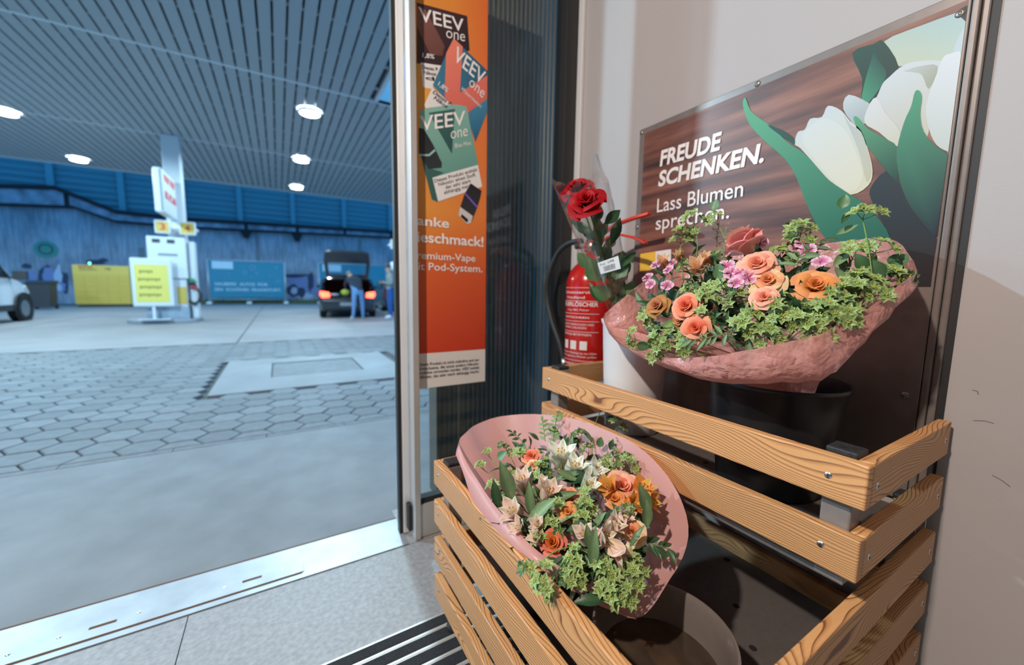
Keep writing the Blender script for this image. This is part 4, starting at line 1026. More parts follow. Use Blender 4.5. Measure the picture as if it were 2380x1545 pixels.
# ================================================================== CARS
m_car = mat('car_paint_dark', (.030, .036, .045), .22, metal=.3, coat=.7)
m_glassd = mat('car_glass', (.012, .018, .022), .06, spec=.7)
m_tyre = mat('tyre', (.012, .012, .013), .75)
m_rim = mat('wheel_rim', (.30, .31, .32), .35, metal=.7)
m_tail = mat('tail_lamp', (.6, .02, .01), .3, emit=((1.0, .045, .02), 9.0))
def loft(mb, secs, mi=0, close=True):
    n = len(secs[0]); k = len(secs); vs = [p for s in secs for p in s]
    fs = [(i * n + j, i * n + j + 1, (i + 1) * n + j + 1, (i + 1) * n + j) for i in range(k - 1) for j in range(n - 1)]
    if close: fs += [(i * n + n - 1, i * n, (i + 1) * n, (i + 1) * n + n - 1) for i in range(k - 1)]
    return mb.add(vs, fs, mi)
def wheel(par, x, y, r, w_, out):
    o = thing('wheel', (x, y, r)); o.parent = par
    b = MB(); b.lathe([(r * .62, -w_ / 2), (r * .95, -w_ / 2), (r, -w_ * .3), (r, w_ * .3), (r * .95, w_ / 2), (r * .62, w_ / 2)], axis=(1, 0, 0), n=28); b.build('tyre', m_tyre, o, local=True, angle=40)
    b = MB(); b.lathe([(.0001, out * w_ * .42), (r * .18, out * w_ * .44), (r * .6, out * w_ * .36), (r * .64, out * w_ * .46), (r * .64, -out * w_ * .4), (.0001, -out * w_ * .4)], axis=(1, 0, 0), n=20); b.build('rim', m_rim, o, local=True, angle=40)
    return o
def hatchback(loc, rz, label, opened, paint):
    c = thing('car', loc, label, 'car', rz=rz)
    # (y, half width low, half width belt, sill z, belt z, roof z, roof half width)
    st = [(0.0, .80, .84, .30, .72), (.12, .87, .89, .24, .86), (.5, .90, .90, .20, .95), (1.4, .905, .905, .20, .96), (2.6, .905, .90, .20, .96), (3.3, .89, .87, .21, .90), (3.9, .84, .80, .24, .80), (4.2, .70, .66, .30, .62)]
    b = MB(); secs = []
    for y, wl, wb, zs, zb in st:
        zt = min(zb, .72) if y < .9 else zb
        secs.append([(-wl * .96, y, zs), (-wl, y, zs + .18), (-wb - .01, y, .55 if y < 4 else .5), (-wb, y, zt), (wb, y, zt), (wb + .01, y, .55 if y < 4 else .5), (wl, y, zs + .18), (wl * .96, y, zs)])
    loft(b, secs); b.add(secs[0], [tuple(range(8))]); b.add(secs[-1], [tuple(range(8))[::-1]])
    b.build('lower_body', paint, c, local=True, angle=35)
    # quarter panels, pillars and roof, open at the tail
    us = [(.06, .86, .72, .90, 1.28, .66), (.28, .885, .72, .93, 1.40, .66), (.9, .90, .72, .95, 1.45, .66), (1.9, .90, .90, .96, 1.46, .67), (2.45, .89, .90, .96, 1.40, .66), (3.15, .87, .90, .93, .965, .70)]
    b = MB(); secs = [[(-w0, y, z0), (-w0 + .005, y, zb), (-rw - .10, y, zr - .10 if zr > 1 else zr - .01), (-rw, y, zr - .02), (-rw * .5, y, zr), (0, y, zr + .008), (rw * .5, y, zr), (rw, y, zr - .02), (rw + .10, y, zr - .10 if zr > 1 else zr - .01), (w0 - .005, y, zb), (w0, y, z0)] for y, w0, z0, zb, zr, rw in us]
    loft(b, secs, close=False); b.build('upper_body', paint, c, local=True, angle=40)
    for s_ in (-1, 1):
        b = MB(); q = [(s_ * .906, .55, .985), (s_ * .906, 2.75, .985), (s_ * .80, 2.10, 1.33), (s_ * .795, .85, 1.33)]
        b.prism(q, (s_ * .012, 0, 0)); b.build('side_window', m_glassd, c, local=True)
        b = MB(); b.box((s_ * .93, 2.35, 1.0), (s_ * 1.06, 2.52, 1.13)); b.build('wing_mirror', paint, c, local=True, bevel=.03)
        b = MB(); b.prism([(s_ * .56, -.012, .70), (s_ * .80, -.012, .68), (s_ * .86, -.012, .78), (s_ * .84, -.012, .90), (s_ * .58, -.012, .86)], (0, .10, 0)); b.build('tail_lamp', m_tail if opened else mat('tail_lamp_off', (.20, .012, .01), .3), c, local=True, bevel=.015)
    # dark cargo space
    b = MB(); b.add([(-.74, .07, .735), (.74, .07, .735), (.74, 1.4, .735), (-.74, 1.4, .735), (-.70, .07, 1.32), (.70, .07, 1.32), (.70, 1.4, 1.38), (-.70, 1.4, 1.38)], [(0, 1, 2, 3), (3, 2, 6, 7), (0, 3, 7, 4), (1, 5, 6, 2), (4, 7, 6, 5)])
    b.build('cargo_space', m_dark, c, local=True)
    b = MB(); b.box((-.82, -.05, .30), (.82, .12, .62)); b.build('bumper', paint, c, local=True, bevel=.05)
    b = MB(); b.box((-.26, -.062, .42), (.26, -.048, .53)); b.build('number_plate', mat('plate_white', (.22, .24, .26), .5), c, local=True)
    for s_ in (-1, 1):
        for y in (.72, 3.35): wheel(c, s_ * .80, y, .315, .20, s_)
    if opened:
        tg = thing('tailgate', (0, .10, 1.38)); tg.parent = c
        # local: hinge at origin, gate runs outwards along v
        d = Vector((0, -.62, .75)); d.normalize(); nrm = Vector((0, -.75, -.62)); X_ = Vector((1, 0, 0)); Lg = 1.02
        def gp(u, v, t=0): return X_ * u + d * (v * Lg) + nrm * t
        def bar_(pts, th, nm, m_): mb = MB(); mb.prism([gp(*p) for p in pts], nrm * th); return mb.build(nm, m_, tg, local=True, bevel=.015)
        bar_([(-.66, 0), (.66, 0), (.67, .12), (-.67, .12)], .06, 'frame_bar', paint)
        bar_([(-.70, .62), (.70, .62), (.66, 1.0), (.50, 1.05), (-.50, 1.05), (-.66, 1.0)], .10, 'frame_panel', paint)
        bar_([(-.66, .10), (-.56, .10), (-.58, .64), (-.70, .64)], .06, 'frame_bar', paint)
        bar_([(.56, .10), (.66, .10), (.70, .64), (.58, .64)], .06, 'frame_bar', paint)
        mb = MB(); mb.add([gp(-.57, .11, .03), gp(.57, .11, .03), gp(.59, .63, .03), gp(-.59, .63, .03)], [(0, 1, 2, 3)]); mb.build('rear_window', pane_mat('rear_pane', (.70, .82, .85), 1.2), tg, local=True)
    else:
        b = MB(); b.add([(-.84, .05, .72), (.84, .05, .72), (.64, .30, 1.40), (-.64, .30, 1.40)], [(0, 1, 2, 3)]); b.add([(-.70, .06, .95), (.70, .06, .95), (.60, .24, 1.32), (-.60, .24, 1.32)], [(0, 1, 2, 3)], 1)
        b.build('tailgate', [paint, m_glassd], c, local=True)
    return c
car1 = hatchback((2.0, 14.12, 0), R(-7), 'dark hatchback with its boot open and red tail lamps lit', True, m_car)
hatchback((4.75, 17.2, 0), R(-4), 'dark car parked behind the car with the open boot', False, mat('car_paint_grey', (.045, .05, .06), .3, coat=.5))
for nm, lab, loc, col_, s_ in (('carrier_bag', 'bright green carrier bag in the open car boot', (1.98, 14.56, .738), (.32, .55, .08), (.15, .12, .16)), ('folded_cloth', 'pale blue folded cloth at the boot edge', (1.62, 14.50, .738), (.32, .50, .58), (.17, .13, .06))):
    b = MB(); rq = random.Random(2)
    b.grid(lambda u, v: (loc[0] + s_[0] * math.cos(u * 6.283) * math.sin(max(.02, v) * 3.05) * (1 + .15 * math.sin(u * 19)), loc[1] + s_[1] * math.sin(u * 6.283) * math.sin(max(.02, v) * 3.05), loc[2] + s_[2] * (1 - math.cos(v * 3.05)) * .5 * 1.5), 16, 8, wrap=True)
    tag(b.build(nm, mat(nm, col_, .45), smooth=True), lab, 'bag' if nm == 'carrier_bag' else 'cloth')

# white van at the left edge, seen along its right flank
vn = thing('van', (-6.9, 14.0, 0), 'white delivery van cut off at the left edge of the picture', 'van')
side = [(11.6, .34), (16.12, .30), (16.28, .36), (16.34, .62), (16.24, .90), (16.05, 1.02), (15.78, 1.14), (15.10, 1.84), (14.85, 1.94), (11.6, 1.97)]
def vsec(x, ins, t): return [(x + t * (.15 if z > 1.3 else (.03 if z > 1.05 else 0)), y - (0 if y < 12 else ins * (1.0 if z > .5 else .5)), z) for y, z in side]
b = MB(); ss = [vsec(-5.95, .22, -1), vsec(-6.15, .03, -.7), vsec(-6.9, -.05, 0), vsec(-7.65, .03, .7), vsec(-7.85, .22, 1)]
loft(b, ss); b.add(ss[0], [tuple(range(10))]); b.add(ss[-1], [tuple(range(10))[::-1]]); b.build('body', mat('van_white', (.62, .64, .66), .3, coat=.5), vn, angle=35)
b = MB(); b.prism([(-5.985, 13.9, 1.16), (-5.985, 15.45, 1.15), (-6.085, 14.92, 1.76), (-6.085, 13.9, 1.76)], (.025, 0, 0)); b.build('side_window', m_glassd, vn)
b = MB(); b.prism([(-5.985, 12.2, 1.16), (-5.985, 13.8, 1.16), (-6.085, 13.8, 1.76), (-6.085, 12.2, 1.76)], (.025, 0, 0)); b.build('side_window', m_glassd, vn)
b = MB(); b.add([(-6.2, 15.76, 1.18), (-7.6, 15.76, 1.18), (-7.5, 15.14, 1.83), (-6.3, 15.14, 1.83)], [(0, 1, 2, 3)]); b.build('windscreen', m_glassd, vn)
b = MB(); b.box((-5.90, 15.34, 1.10), (-5.66, 15.48, 1.34)); b.tube([(-6.0, 15.40, 1.14), (-5.85, 15.41, 1.18)], .03, 6); b.build('wing_mirror', m_dkgrey, vn, bevel=.03)
b = MB(); b.box((-5.935, 12.0, .30), (-5.96, 15.5, .46)); b.build('side_strip', m_dkgrey, vn, bevel=.01)
b = MB(); b.prism([(-5.93, 16.10, .72), (-5.95, 16.20, .76), (-5.97, 16.10, .96), (-5.93, 15.92, .90)], (-.06, 0, 0)); b.build('headlamp', mat('headlamp', (.5, .53, .55), .15), vn)
for y in (15.78, 12.6):
    b = MB(); b.lathe([(.0001, -.1), (.20, -.1), (.34, -.09), (.345, 0), (.34, .12), (.0001, .12)], c=(-6.02, y, .345), axis=(1, 0, 0), n=28); b.build('wheel', m_tyre, vn, angle=40)
    b = MB(); b.lathe([(.0001, .015), (.2, .005), (.215, 0)], c=(-5.897, y, .345), axis=(1, 0, 0), n=20); b.build('hub_cap', m_rim, vn)
    b = MB(); b.lathe([(.345, 0), (.42, 0), (.43, .03)], c=(-5.93, y, .345), axis=(1, 0, 0), n=28); b.build('wheel_arch', m_dkgrey, vn)

# ================================================================== PEOPLE
def person(name, loc, rz, label, J, EDG, mats, zone):
    """J: joint -> (x, y, z, radius); EDG: joint pairs; one continuous skinned surface"""
    names = list(J); me = bpy.data.meshes.new('body')
    me.from_pydata([J[n][:3] for n in names], [(names.index(a_), names.index(b_)) for a_, b_ in EDG], [])
    ob = bpy.data.objects.new('body', me); COL.objects.link(ob)
    md = ob.modifiers.new('skin', 'SKIN'); md.use_smooth_shade = True
    for i, n in enumerate(names):
        sv = me.skin_vertices[0].data[i]; rr_ = J[n][3]; sv.radius = (rr_, rr_) if not isinstance(rr_, tuple) else rr_
        sv.use_root = (n == 'pelvis')
    sb = ob.modifiers.new('sub', 'SUBSURF'); sb.levels = 1; sb.render_levels = 1
    dg = bpy.context.evaluated_depsgraph_get(); m2 = bpy.data.meshes.new_from_object(ob.evaluated_get(dg))
    bpy.data.objects.remove(ob); bpy.data.meshes.remove(me)
    t = thing(name, loc, label, 'person', rz=rz)
    o = bpy.data.objects.new('body', m2); COL.objects.link(o); o.parent = t
    m2.materials.clear()
    for m_ in mats: m2.materials.append(m_)
    P = {n: Vector(J[n][:3]) for n in names}
    for f in m2.polygons:
        cc = f.center; best = min(((cc - (P[a_] + (P[b_] - P[a_]) * max(0.0, min(1.0, (cc - P[a_]).dot(P[b_] - P[a_]) / max(1e-6, (P[b_] - P[a_]).length_squared))))).length, a_, b_) for a_, b_ in EDG)
        f.material_index = zone(best[1], best[2]); f.use_smooth = True
    return t
m_skin = mat('skin', (.48, .30, .22), .55)
m_navy = mat('navy_jacket', (.020, .030, .050), .8)
m_jean = mat('blue_jeans', (.11, .23, .42), .8)
m_gjack = mat('grey_jacket', (.20, .225, .22), .85)
m_btr = mat('bright_blue_trousers', (.012, .075, .26), .8)
def legs(hx, kn, an, to):
    pass
def hand(J, EDG, side, w_, d, up):
    """five fingers from wrist w_ along d"""
    w_ = Vector(w_); d = Vector(d).normalized(); up = Vector(up); s = d.cross(up).normalized()
    J['palm' + side] = (*(w_ + d * .06), (.038, .02)); EDG.append(('wrist' + side, 'palm' + side))
    for i, (o, L) in enumerate(((-.030, .065), (-.010, .078), (.010, .072), (.028, .058))):
        k = w_ + d * .10 + s * o; J['k%d%s' % (i, side)] = (*k, .010); J['f%d%s' % (i, side)] = (*(k + d * L - up * .025), .008)
        EDG.append(('palm' + side, 'k%d%s' % (i, side))); EDG.append(('k%d%s' % (i, side), 'f%d%s' % (i, side)))
    k = w_ + d * .05 - s * .045; J['t0' + side] = (*k, .011); J['t1' + side] = (*(k + d * .05 + up * .01), .009)
    EDG.append(('palm' + side, 't0' + side)); EDG.append(('t0' + side, 't1' + side))
# man bending into the boot (faces +y, away from the shop)
J = {'pelvis': (0, 0, .93, (.16, .13)), 'waist': (-.03, .10, 1.08, (.16, .12)), 'chest': (-.06, .26, 1.26, (.19, .13)), 'neckb': (-.09, .40, 1.38, .075), 'neck': (-.11, .46, 1.40, .058), 'head': (-.14, .53, 1.44, (.085, .10)), 'crown': (-.16, .57, 1.52, .075),
     'hipL': (-.10, 0, .88, .105), 'kneeL': (-.13, -.03, .49, .072), 'ankL': (-.17, -.06, .10, .05), 'toeL': (-.20, .12, .05, .042),
     'hipR': (.10, 0, .88, .105), 'kneeR': (.14, .05, .49, .072), 'ankR': (.15, .03, .10, .05), 'toeR': (.17, .20, .05, .042),
     'shL': (-.24, .32, 1.30, .075), 'elL': (-.29, .52, 1.10, .052), 'wristL': (-.22, .72, 1.0, .034), 'shR': (.13, .34, 1.30, .075), 'elR': (.20, .50, 1.08, .052), 'wristR': (.10, .72, .98, .034)}
ED = [('pelvis', 'waist'), ('waist', 'chest'), ('chest', 'neckb'), ('neckb', 'neck'), ('neck', 'head'), ('head', 'crown'), ('pelvis', 'hipL'), ('hipL', 'kneeL'), ('kneeL', 'ankL'), ('ankL', 'toeL'), ('pelvis', 'hipR'), ('hipR', 'kneeR'), ('kneeR', 'ankR'), ('ankR', 'toeR'),
      ('chest', 'shL'), ('shL', 'elL'), ('elL', 'wristL'), ('chest', 'shR'), ('shR', 'elR'), ('elR', 'wristR')]
hand(J, ED, 'L', J['wristL'][:3], (.1, .8, -.2), (0, .2, 1)); hand(J, ED, 'R', J['wristR'][:3], (-.1, .8, -.2), (0, .2, 1))
def zone1(a_, b_):
    if 'toe' in b_: return 3
    if b_[:3] in ('hip', 'kne', 'ank') and b_ != 'k': return 2
    if a_ in ('pelvis',) and b_ == 'waist': return 1
    if b_ in ('waist', 'chest', 'neckb', 'shL', 'shR', 'elL', 'elR', 'wristL', 'wristR'): return 1
    return 0
m_shoe = mat('white_shoe', (.60, .62, .66), .6)
mn = person('person', (2.20, 13.46, 0), R(2), 'person in dark jacket and blue jeans bending into the open car boot', J, ED, [m_skin, m_navy, m_jean, m_shoe], zone1)
b = MB(); b.ball((-.15, .55, 1.50), .098, 14, 8, sc=(.9, 1.05, .85)); b.build('hair', mat('grey_hair', (.16, .15, .15), .8), mn, local=True, smooth=True)
for x in (-.225, -.055):
    b = MB(); b.ball((x, .53, 1.455), .022, 8, 5, sc=(.5, .9, 1.3)); b.build('ear', m_skin, mn, local=True, smooth=True)
# standing man with a phone, facing -x
J = {'pelvis': (0, 0, .95, (.16, .13)), 'waist': (-.01, 0, 1.12, (.17, .15)), 'chest': (.0, 0, 1.34, (.20, .16)), 'neckb': (-.01, 0, 1.50, .075), 'neck': (-.03, 0, 1.56, .058), 'head': (-.06, 0, 1.65, (.09, .085)), 'crown': (-.05, 0, 1.75, .08),
     'hipL': (0, -.10, .90, .11), 'kneeL': (-.03, -.11, .50, .082), 'ankL': (.0, -.12, .10, .06), 'toeL': (-.19, -.13, .05, .042),
     'hipR': (0, .10, .90, .11), 'kneeR': (-.01, .11, .50, .082), 'ankR': (.03, .12, .10, .06), 'toeR': (-.16, .13, .05, .042),
     'shL': (.0, -.20, 1.42, .085), 'elL': (.0, -.27, 1.15, .065), 'wristL': (-.22, -.14, 1.22, .038), 'shR': (.0, .20, 1.42, .085), 'elR': (.02, .27, 1.15, .065), 'wristR': (-.20, .14, 1.20, .038)}
ED = [('pelvis', 'waist'), ('waist', 'chest'), ('chest', 'neckb'), ('neckb', 'neck'), ('neck', 'head'), ('head', 'crown'), ('pelvis', 'hipL'), ('hipL', 'kneeL'), ('kneeL', 'ankL'), ('ankL', 'toeL'), ('pelvis', 'hipR'), ('hipR', 'kneeR'), ('kneeR', 'ankR'), ('ankR', 'toeR'),
      ('chest', 'shL'), ('shL', 'elL'), ('elL', 'wristL'), ('chest', 'shR'), ('shR', 'elR'), ('elR', 'wristR')]
hand(J, ED, 'L', J['wristL'][:3], (-.8, .35, .1), (0, 0, 1)); hand(J, ED, 'R', J['wristR'][:3], (-.8, -.35, .1), (0, 0, 1))
mp_ = (3.17, 13.2, 0)
m2_ = person('person', mp_, 0, 'person in grey hooded jacket and dark cap standing with a phone by the door frame', J, ED, [m_skin, m_gjack, m_btr, m_shoe], zone1)
b = MB(); b.lathe([(.102, 0), (.108, .03), (.10, .08), (.07, .12), (.0001, .135)], c=(-.05, 0, 1.70), n=20); b.build('cap', m_dkgrey, m2_, local=True, smooth=True)
b = MB(); b.ball((.10, 0, 1.74), .15, 16, 9, sc=(.75, .95, 1.05)); b.build('hood', mat('white_hood', (.62, .64, .65), .8), m2_, local=True, smooth=True)
for s_ in (-1, 1):
    b = MB(); b.ball((-.145, s_ * .035, 1.675), .012, 8, 5); b.build('eye', m_dark, m2_, local=True, smooth=True)
b = MB(); b.add([(-.145, -.014, 1.66), (-.145, .014, 1.66), (-.172, 0, 1.635), (-.14, 0, 1.70)], [(0, 1, 2), (0, 2, 3), (2, 1, 3)]); b.build('nose', m_skin, m2_, local=True)
b = MB(); b.box((-.150, -.025, 1.598), (-.135, .025, 1.606)); b.build('mouth', mat('lips', (.35, .14, .12), .6), m2_, local=True)
b = MB(); b.box((mp_[0] - .46, mp_[1] - .05, 1.20), (mp_[0] - .38, mp_[1] + .05, 1.212)); b.build('screen_shell', m_dkgrey); ph = COL.objects['screen_shell']; ph.name = 'mobile_phone'
tag(ph, 'dark mobile phone held by the person at the door frame', 'phone')

# ================================================================== FLOWERS
m_pet = mat('petal', (1, 1, 1), .55, attr=True, spec=.25, noise=(60, .06))
for n_ in ('petal',):
    nt = MATS[n_].node_tree; bs = nt.nodes['Principled BSDF']; out = nt.nodes['Material Output']
    tr = nt.nodes.new('ShaderNodeBsdfTranslucent'); mx = nt.nodes.new('ShaderNodeMixShader'); mx.inputs[0].default_value = .22
    nt.links.new(bs.inputs['Base Color'].links[0].from_socket, tr.inputs[0]); nt.links.new(bs.outputs[0], mx.inputs[1]); nt.links.new(tr.outputs[0], mx.inputs[2]); nt.links.new(mx.outputs[0], out.inputs[0])
m_leaf = mat('leaf', (1, 1, 1), .42, attr=True, spec=.4, noise=(45, .16))
RF = random.Random(21)
def mixc(a, b, t): t = max(0, min(1, t)); return tuple(a[i] + (b[i] - a[i]) * t for i in range(3))
def petal(mb, phi, r0, r1, h0, h1, wid, curl, cbase, ctip, nu=6, nv=6, drop=.18, ruf=.0, rnd=RF):
    ph2 = rnd.uniform(0, 6)
    def fn(u, v):
        a = phi + (u - .5) * wid * (.35 + .65 * math.sin(min(1, v * 1.15) * math.pi / 2))
        e = abs(u - .5) * 2
        rad = r0 + (r1 - r0) * v ** 1.25 + curl * max(0, v - .72) ** 2 * 6 - .06 * e * e * r1
        z = h0 + (h1 - h0) * (math.sin(v * math.pi / 2) ** .9) - drop * (h1 - h0) * e ** 2.4 * v - curl * max(0, v - .78) ** 2 * 5
        rad += ruf * math.sin(u * 9 + ph2) * v * v
        return (rad * math.cos(a), rad * math.sin(a), z)
    mb.grid(fn, nu, nv, 0, lambda u, v: mixc(cbase, ctip, v ** 1.6 * (.75 + .5 * abs(u - .5) * 2)))
ROSE = {}
def rose_kind(key, cin, cmid, cout, cbase, open_=1.0):
    core = MB(); 
    for i in range(4): petal(core, i * 1.9, .02, .10 + .05 * i, .25, 1.22, 3.2, .0, cbase, cin, 7, 5)
    for i in range(6): petal(core, i * 2.399 + .6, .06, .28 + .045 * i, .15, 1.20 - .02 * i, 2.3, .05, cbase, mixc(cin, cmid, i / 5), 7, 5)
    core.lathe([(.02, -.35), (.10, -.12), (.24, .0), (.26, .14), (.12, .30)], n=10, mi=1, col=srgb(92, 128, 62))
    for i in range(5):
        a = i * 1.257; core.add([(math.cos(a - .35) * .24, math.sin(a - .35) * .24, .04), (math.cos(a + .35) * .24, math.sin(a + .35) * .24, .04), (math.cos(a) * .52, math.sin(a) * .52, .16)], [(0, 1, 2)], 1, srgb(80, 120, 56))
    ps = []
    for i in range(5):
        p = MB(); petal(p, 0, .10, .66 * open_ + .03 * i, .02, 1.08 - .05 * i, 1.75, .30 * open_, cbase, mixc(cmid, cout, i / 4), 8, 7, .22, .03); ps.append(p.mesh('petal', m_pet, True))
    for i in range(4):
        p = MB(); petal(p, 0, .12, .92 * open_ + .05 * i, .0, .86 - .08 * i, 1.7, .42 * open_, cbase, cout, 8, 7, .22, .05); ps.append(p.mesh('petal', m_pet, True))
    ROSE[key] = (core.mesh('rose', [m_pet, m_leaf], True), ps)
S_ = srgb
rose_kind('coral', S_(236, 96, 84), S_(240, 122, 104), S_(240, 168, 140), S_(226, 140, 66))
rose_kind('peach', S_(240, 134, 124), S_(244, 160, 146), S_(246, 190, 170), S_(240, 176, 112))
rose_kind('pink', S_(252, 214, 190), S_(250, 186, 176), S_(250, 172, 176), S_(250, 190, 176), .62)
rose_kind('apricot', S_(226, 128, 86), S_(236, 154, 98), S_(240, 170, 122), S_(228, 158, 62), 1.1)
rose_kind('old', S_(206, 120, 104), S_(196, 132, 92), S_(178, 128, 74), S_(190, 142, 66), .85)
rose_kind('amber', S_(206, 120, 48), S_(214, 116, 62), S_(228, 132, 112), S_(196, 70, 44), .8)
rose_kind('cream', S_(234, 110, 92), S_(240, 150, 122), S_(242, 222, 184), S_(232, 200, 120), 1.05)
rose_kind('red', S_(196, 14, 26), S_(176, 8, 22), S_(168, 12, 26), S_(110, 4, 14), .9)
def face(d, roll=0.0):
    x, y, z = basis(d); m = Matrix((x, y, z)).transposed()
    return m @ Matrix.Rotation(roll, 3, 'Z')
def put(name, mesh, parent, loc, d, s, roll=None):
    m3 = face(d, RF.uniform(0, 6.28) if roll is None else roll) @ Matrix.Scale(s, 3)
    return inst(name, mesh, parent, loc, m3=m3)
def sub(name, mesh, parent, m4):
    q = bpy.data.objects.new(name, mesh); COL.objects.link(q); q.parent = parent; q.matrix_local = m4; return q
def add_rose(par, loc, d, s, key, npet=9):
    core, ps = ROSE[key]
    o = put('rose', core, par, V3(loc) - V3(d).normalized() * s * .75, d, s)
    for i in range(npet):
        a = i * 2.399 + RF.uniform(-.25, .25)
        sub('petal', ps[i], o, Matrix.Rotation(a, 4, 'Z') @ Matrix.Rotation(RF.uniform(-.06, .10), 4, 'Y'))
    return o
# lily-like alstroemeria
ALS = {}
def als_kind(key, ca, cb, cthroat):
    core = MB(); core.lathe([(.03, -.5), (.05, -.1), (.09, .05), (.07, .14)], n=8, col=S_(150, 172, 96))
    for i in range(5):
        a = i * 1.257; core.tube([(0, 0, .05), (.05 * math.cos(a), .05 * math.sin(a), .45), (.12 * math.cos(a), .12 * math.sin(a), .72)], .012, 5, 0, S_(222, 200, 150)); core.ball((.12 * math.cos(a), .12 * math.sin(a), .74), .03, 6, 4, 0, S_(196, 160, 60))
    def pet(wd, flare, c0, c1, streak):
        mb = MB()
        def fn(u, v):
            e = (u - .5) * 2; w_ = wd * math.sin(math.pi * (.10 + .90 * v ** .8)) ** .8 * (1 - .0 * v)
            r = .05 + .10 * v + flare * v ** 2.2; z = v * 1.0 - .22 * max(0, v - .6) ** 1.5 * flare * 4
            return (r - .12 * e * e * w_, e * w_, z)
        def cl(u, v):
            e = abs(u - .5) * 2; c = mixc(c0, c1, v)
            if streak and e < .35 and .25 < v < .85: c = mixc(c, S_(196, 150, 120), .35)
            if e < .25 and v > .75: c = mixc(c, S_(140, 176, 90), .7)
            return c
        mb.grid(fn, 6, 8, 0, cl); return mb.mesh('petal', m_pet, True)
    ALS[key] = (core.mesh('lily', m_pet, True), pet(.34, .40, cthroat, ca, False), pet(.25, .30, cthroat, cb, True))
als_kind('white', S_(250, 250, 250), S_(248, 248, 244), S_(216, 228, 190))
als_kind('blush', S_(248, 204, 202), S_(250, 232, 226), S_(226, 214, 180))
als_kind('orange', S_(234, 142, 76), S_(238, 178, 78), S_(226, 160, 70))
als_kind('salmon', S_(236, 164, 144), S_(238, 186, 160), S_(224, 176, 110))
def add_lily(par, loc, d, s, key, close=0.0):
    core, pa, pb = ALS[key]
    o = put('lily', core, par, V3(loc) - V3(d).normalized() * s * .6, d, s)
    for i in range(6):
        sub('petal', pa if i % 2 == 0 else pb, o, Matrix.Rotation(i * 1.0472, 4, 'Z') @ Matrix.Rotation(RF.uniform(-.12, .12) - close, 4, 'Y'))
    return o
# dianthus: fringed flat faces
def pinks():
    mb = MB()
    for i in range(5):
        a0 = i * 1.2566
        vs = [(0, 0, 0)]; cs = [S_(176, 70, 120)]
        for k, rr_ in ((0, .45), (1, 1.0)):
            for j in range(9):
                a = a0 + (j / 8 - .5) * (1.15 if k else .9); r_ = rr_ * (1 if k == 0 else (.90 + .12 * (j % 2)) * (1 - .10 * abs(j / 4 - 1)))
                vs.append((r_ * math.cos(a), r_ * math.sin(a), .06 * math.sin(a * 5) + (.10 if k else .04))); cs.append(S_(214, 120, 164) if k == 0 else S_(238, 206, 226))
        fs = [(0, 1 + j, 2 + j) for j in range(8)] + [(1 + j, 10 + j, 11 + j, 2 + j) for j in range(8)]
        mb.add(vs, fs, 0, cs)
    mb.lathe([(.05, -1.2), (.14, -.9), (.16, -.3), (.10, 0)], n=8, col=S_(96, 134, 84))
    return mb.mesh('carnation', m_pet, False)
PINK = pinks()
# bupleurum head: a star of bracts round yellow-green florets
def bup(seed, dark=0.0):
    r_ = random.Random(seed); mb = MB(); n = 7
    for i in range(n):
        a = i * 6.283 / n + r_.uniform(-.2, .2); L = r_.uniform(.85, 1.1); w_ = .335; up = r_.uniform(-.05, .25)
        c, s = math.cos(a), math.sin(a)
        P = [(.10, 0, 0), (.45, w_, .10), (.45, 0, .03), (.45, -w_, .10), (.75, w_ * .58, .14 + up), (.75, 0, .08 + up), (.75, -w_ * .58, .14 + up), (L * 1.12, 0, .10 + up)]
        vs = [(x * c - y * s, x * s + y * c, z) for x, y, z in P]
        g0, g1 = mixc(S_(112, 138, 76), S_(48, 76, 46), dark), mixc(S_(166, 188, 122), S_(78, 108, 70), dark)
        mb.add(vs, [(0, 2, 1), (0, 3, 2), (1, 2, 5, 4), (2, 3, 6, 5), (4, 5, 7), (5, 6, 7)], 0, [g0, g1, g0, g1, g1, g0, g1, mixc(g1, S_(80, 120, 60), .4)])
    for i in range(9):
        a = i * 2.399; rr_ = .09 * math.sqrt(i); mb.ball((rr_ * math.cos(a) * 1.2, rr_ * math.sin(a) * 1.2, .16 + r_.uniform(0, .12)), .075, 5, 3, 0, mixc(S_(214, 210, 112), S_(150, 176, 84), r_.random()))
    return mb.mesh('flower_head', m_leaf, False)
BUP = [bup(i) for i in range(4)] + [bup(9, .7), bup(10, .9)]
def leafm(name, L, w_, fold, curl, c0, c1, pointed=1.0, nv=7):
    mb = MB()
    def fn(u, v):
        e = (u - .5) * 2; ww = w_ * (math.sin(math.pi * v ** (.75 if pointed < 1 else .9)) ** (.8 if pointed < 1 else 1.1)); ww = max(ww, .004)
        return (e * ww, v * L, abs(e) * fold * ww + curl * v * v - .02 * math.sin(v * 7))
    mb.grid(fn, 5, nv, 0, lambda u, v: mixc(c0, c1, (1 - abs(u - .5) * 2) * .6 + .2 * v))
    return mb.mesh(name, m_leaf, True)
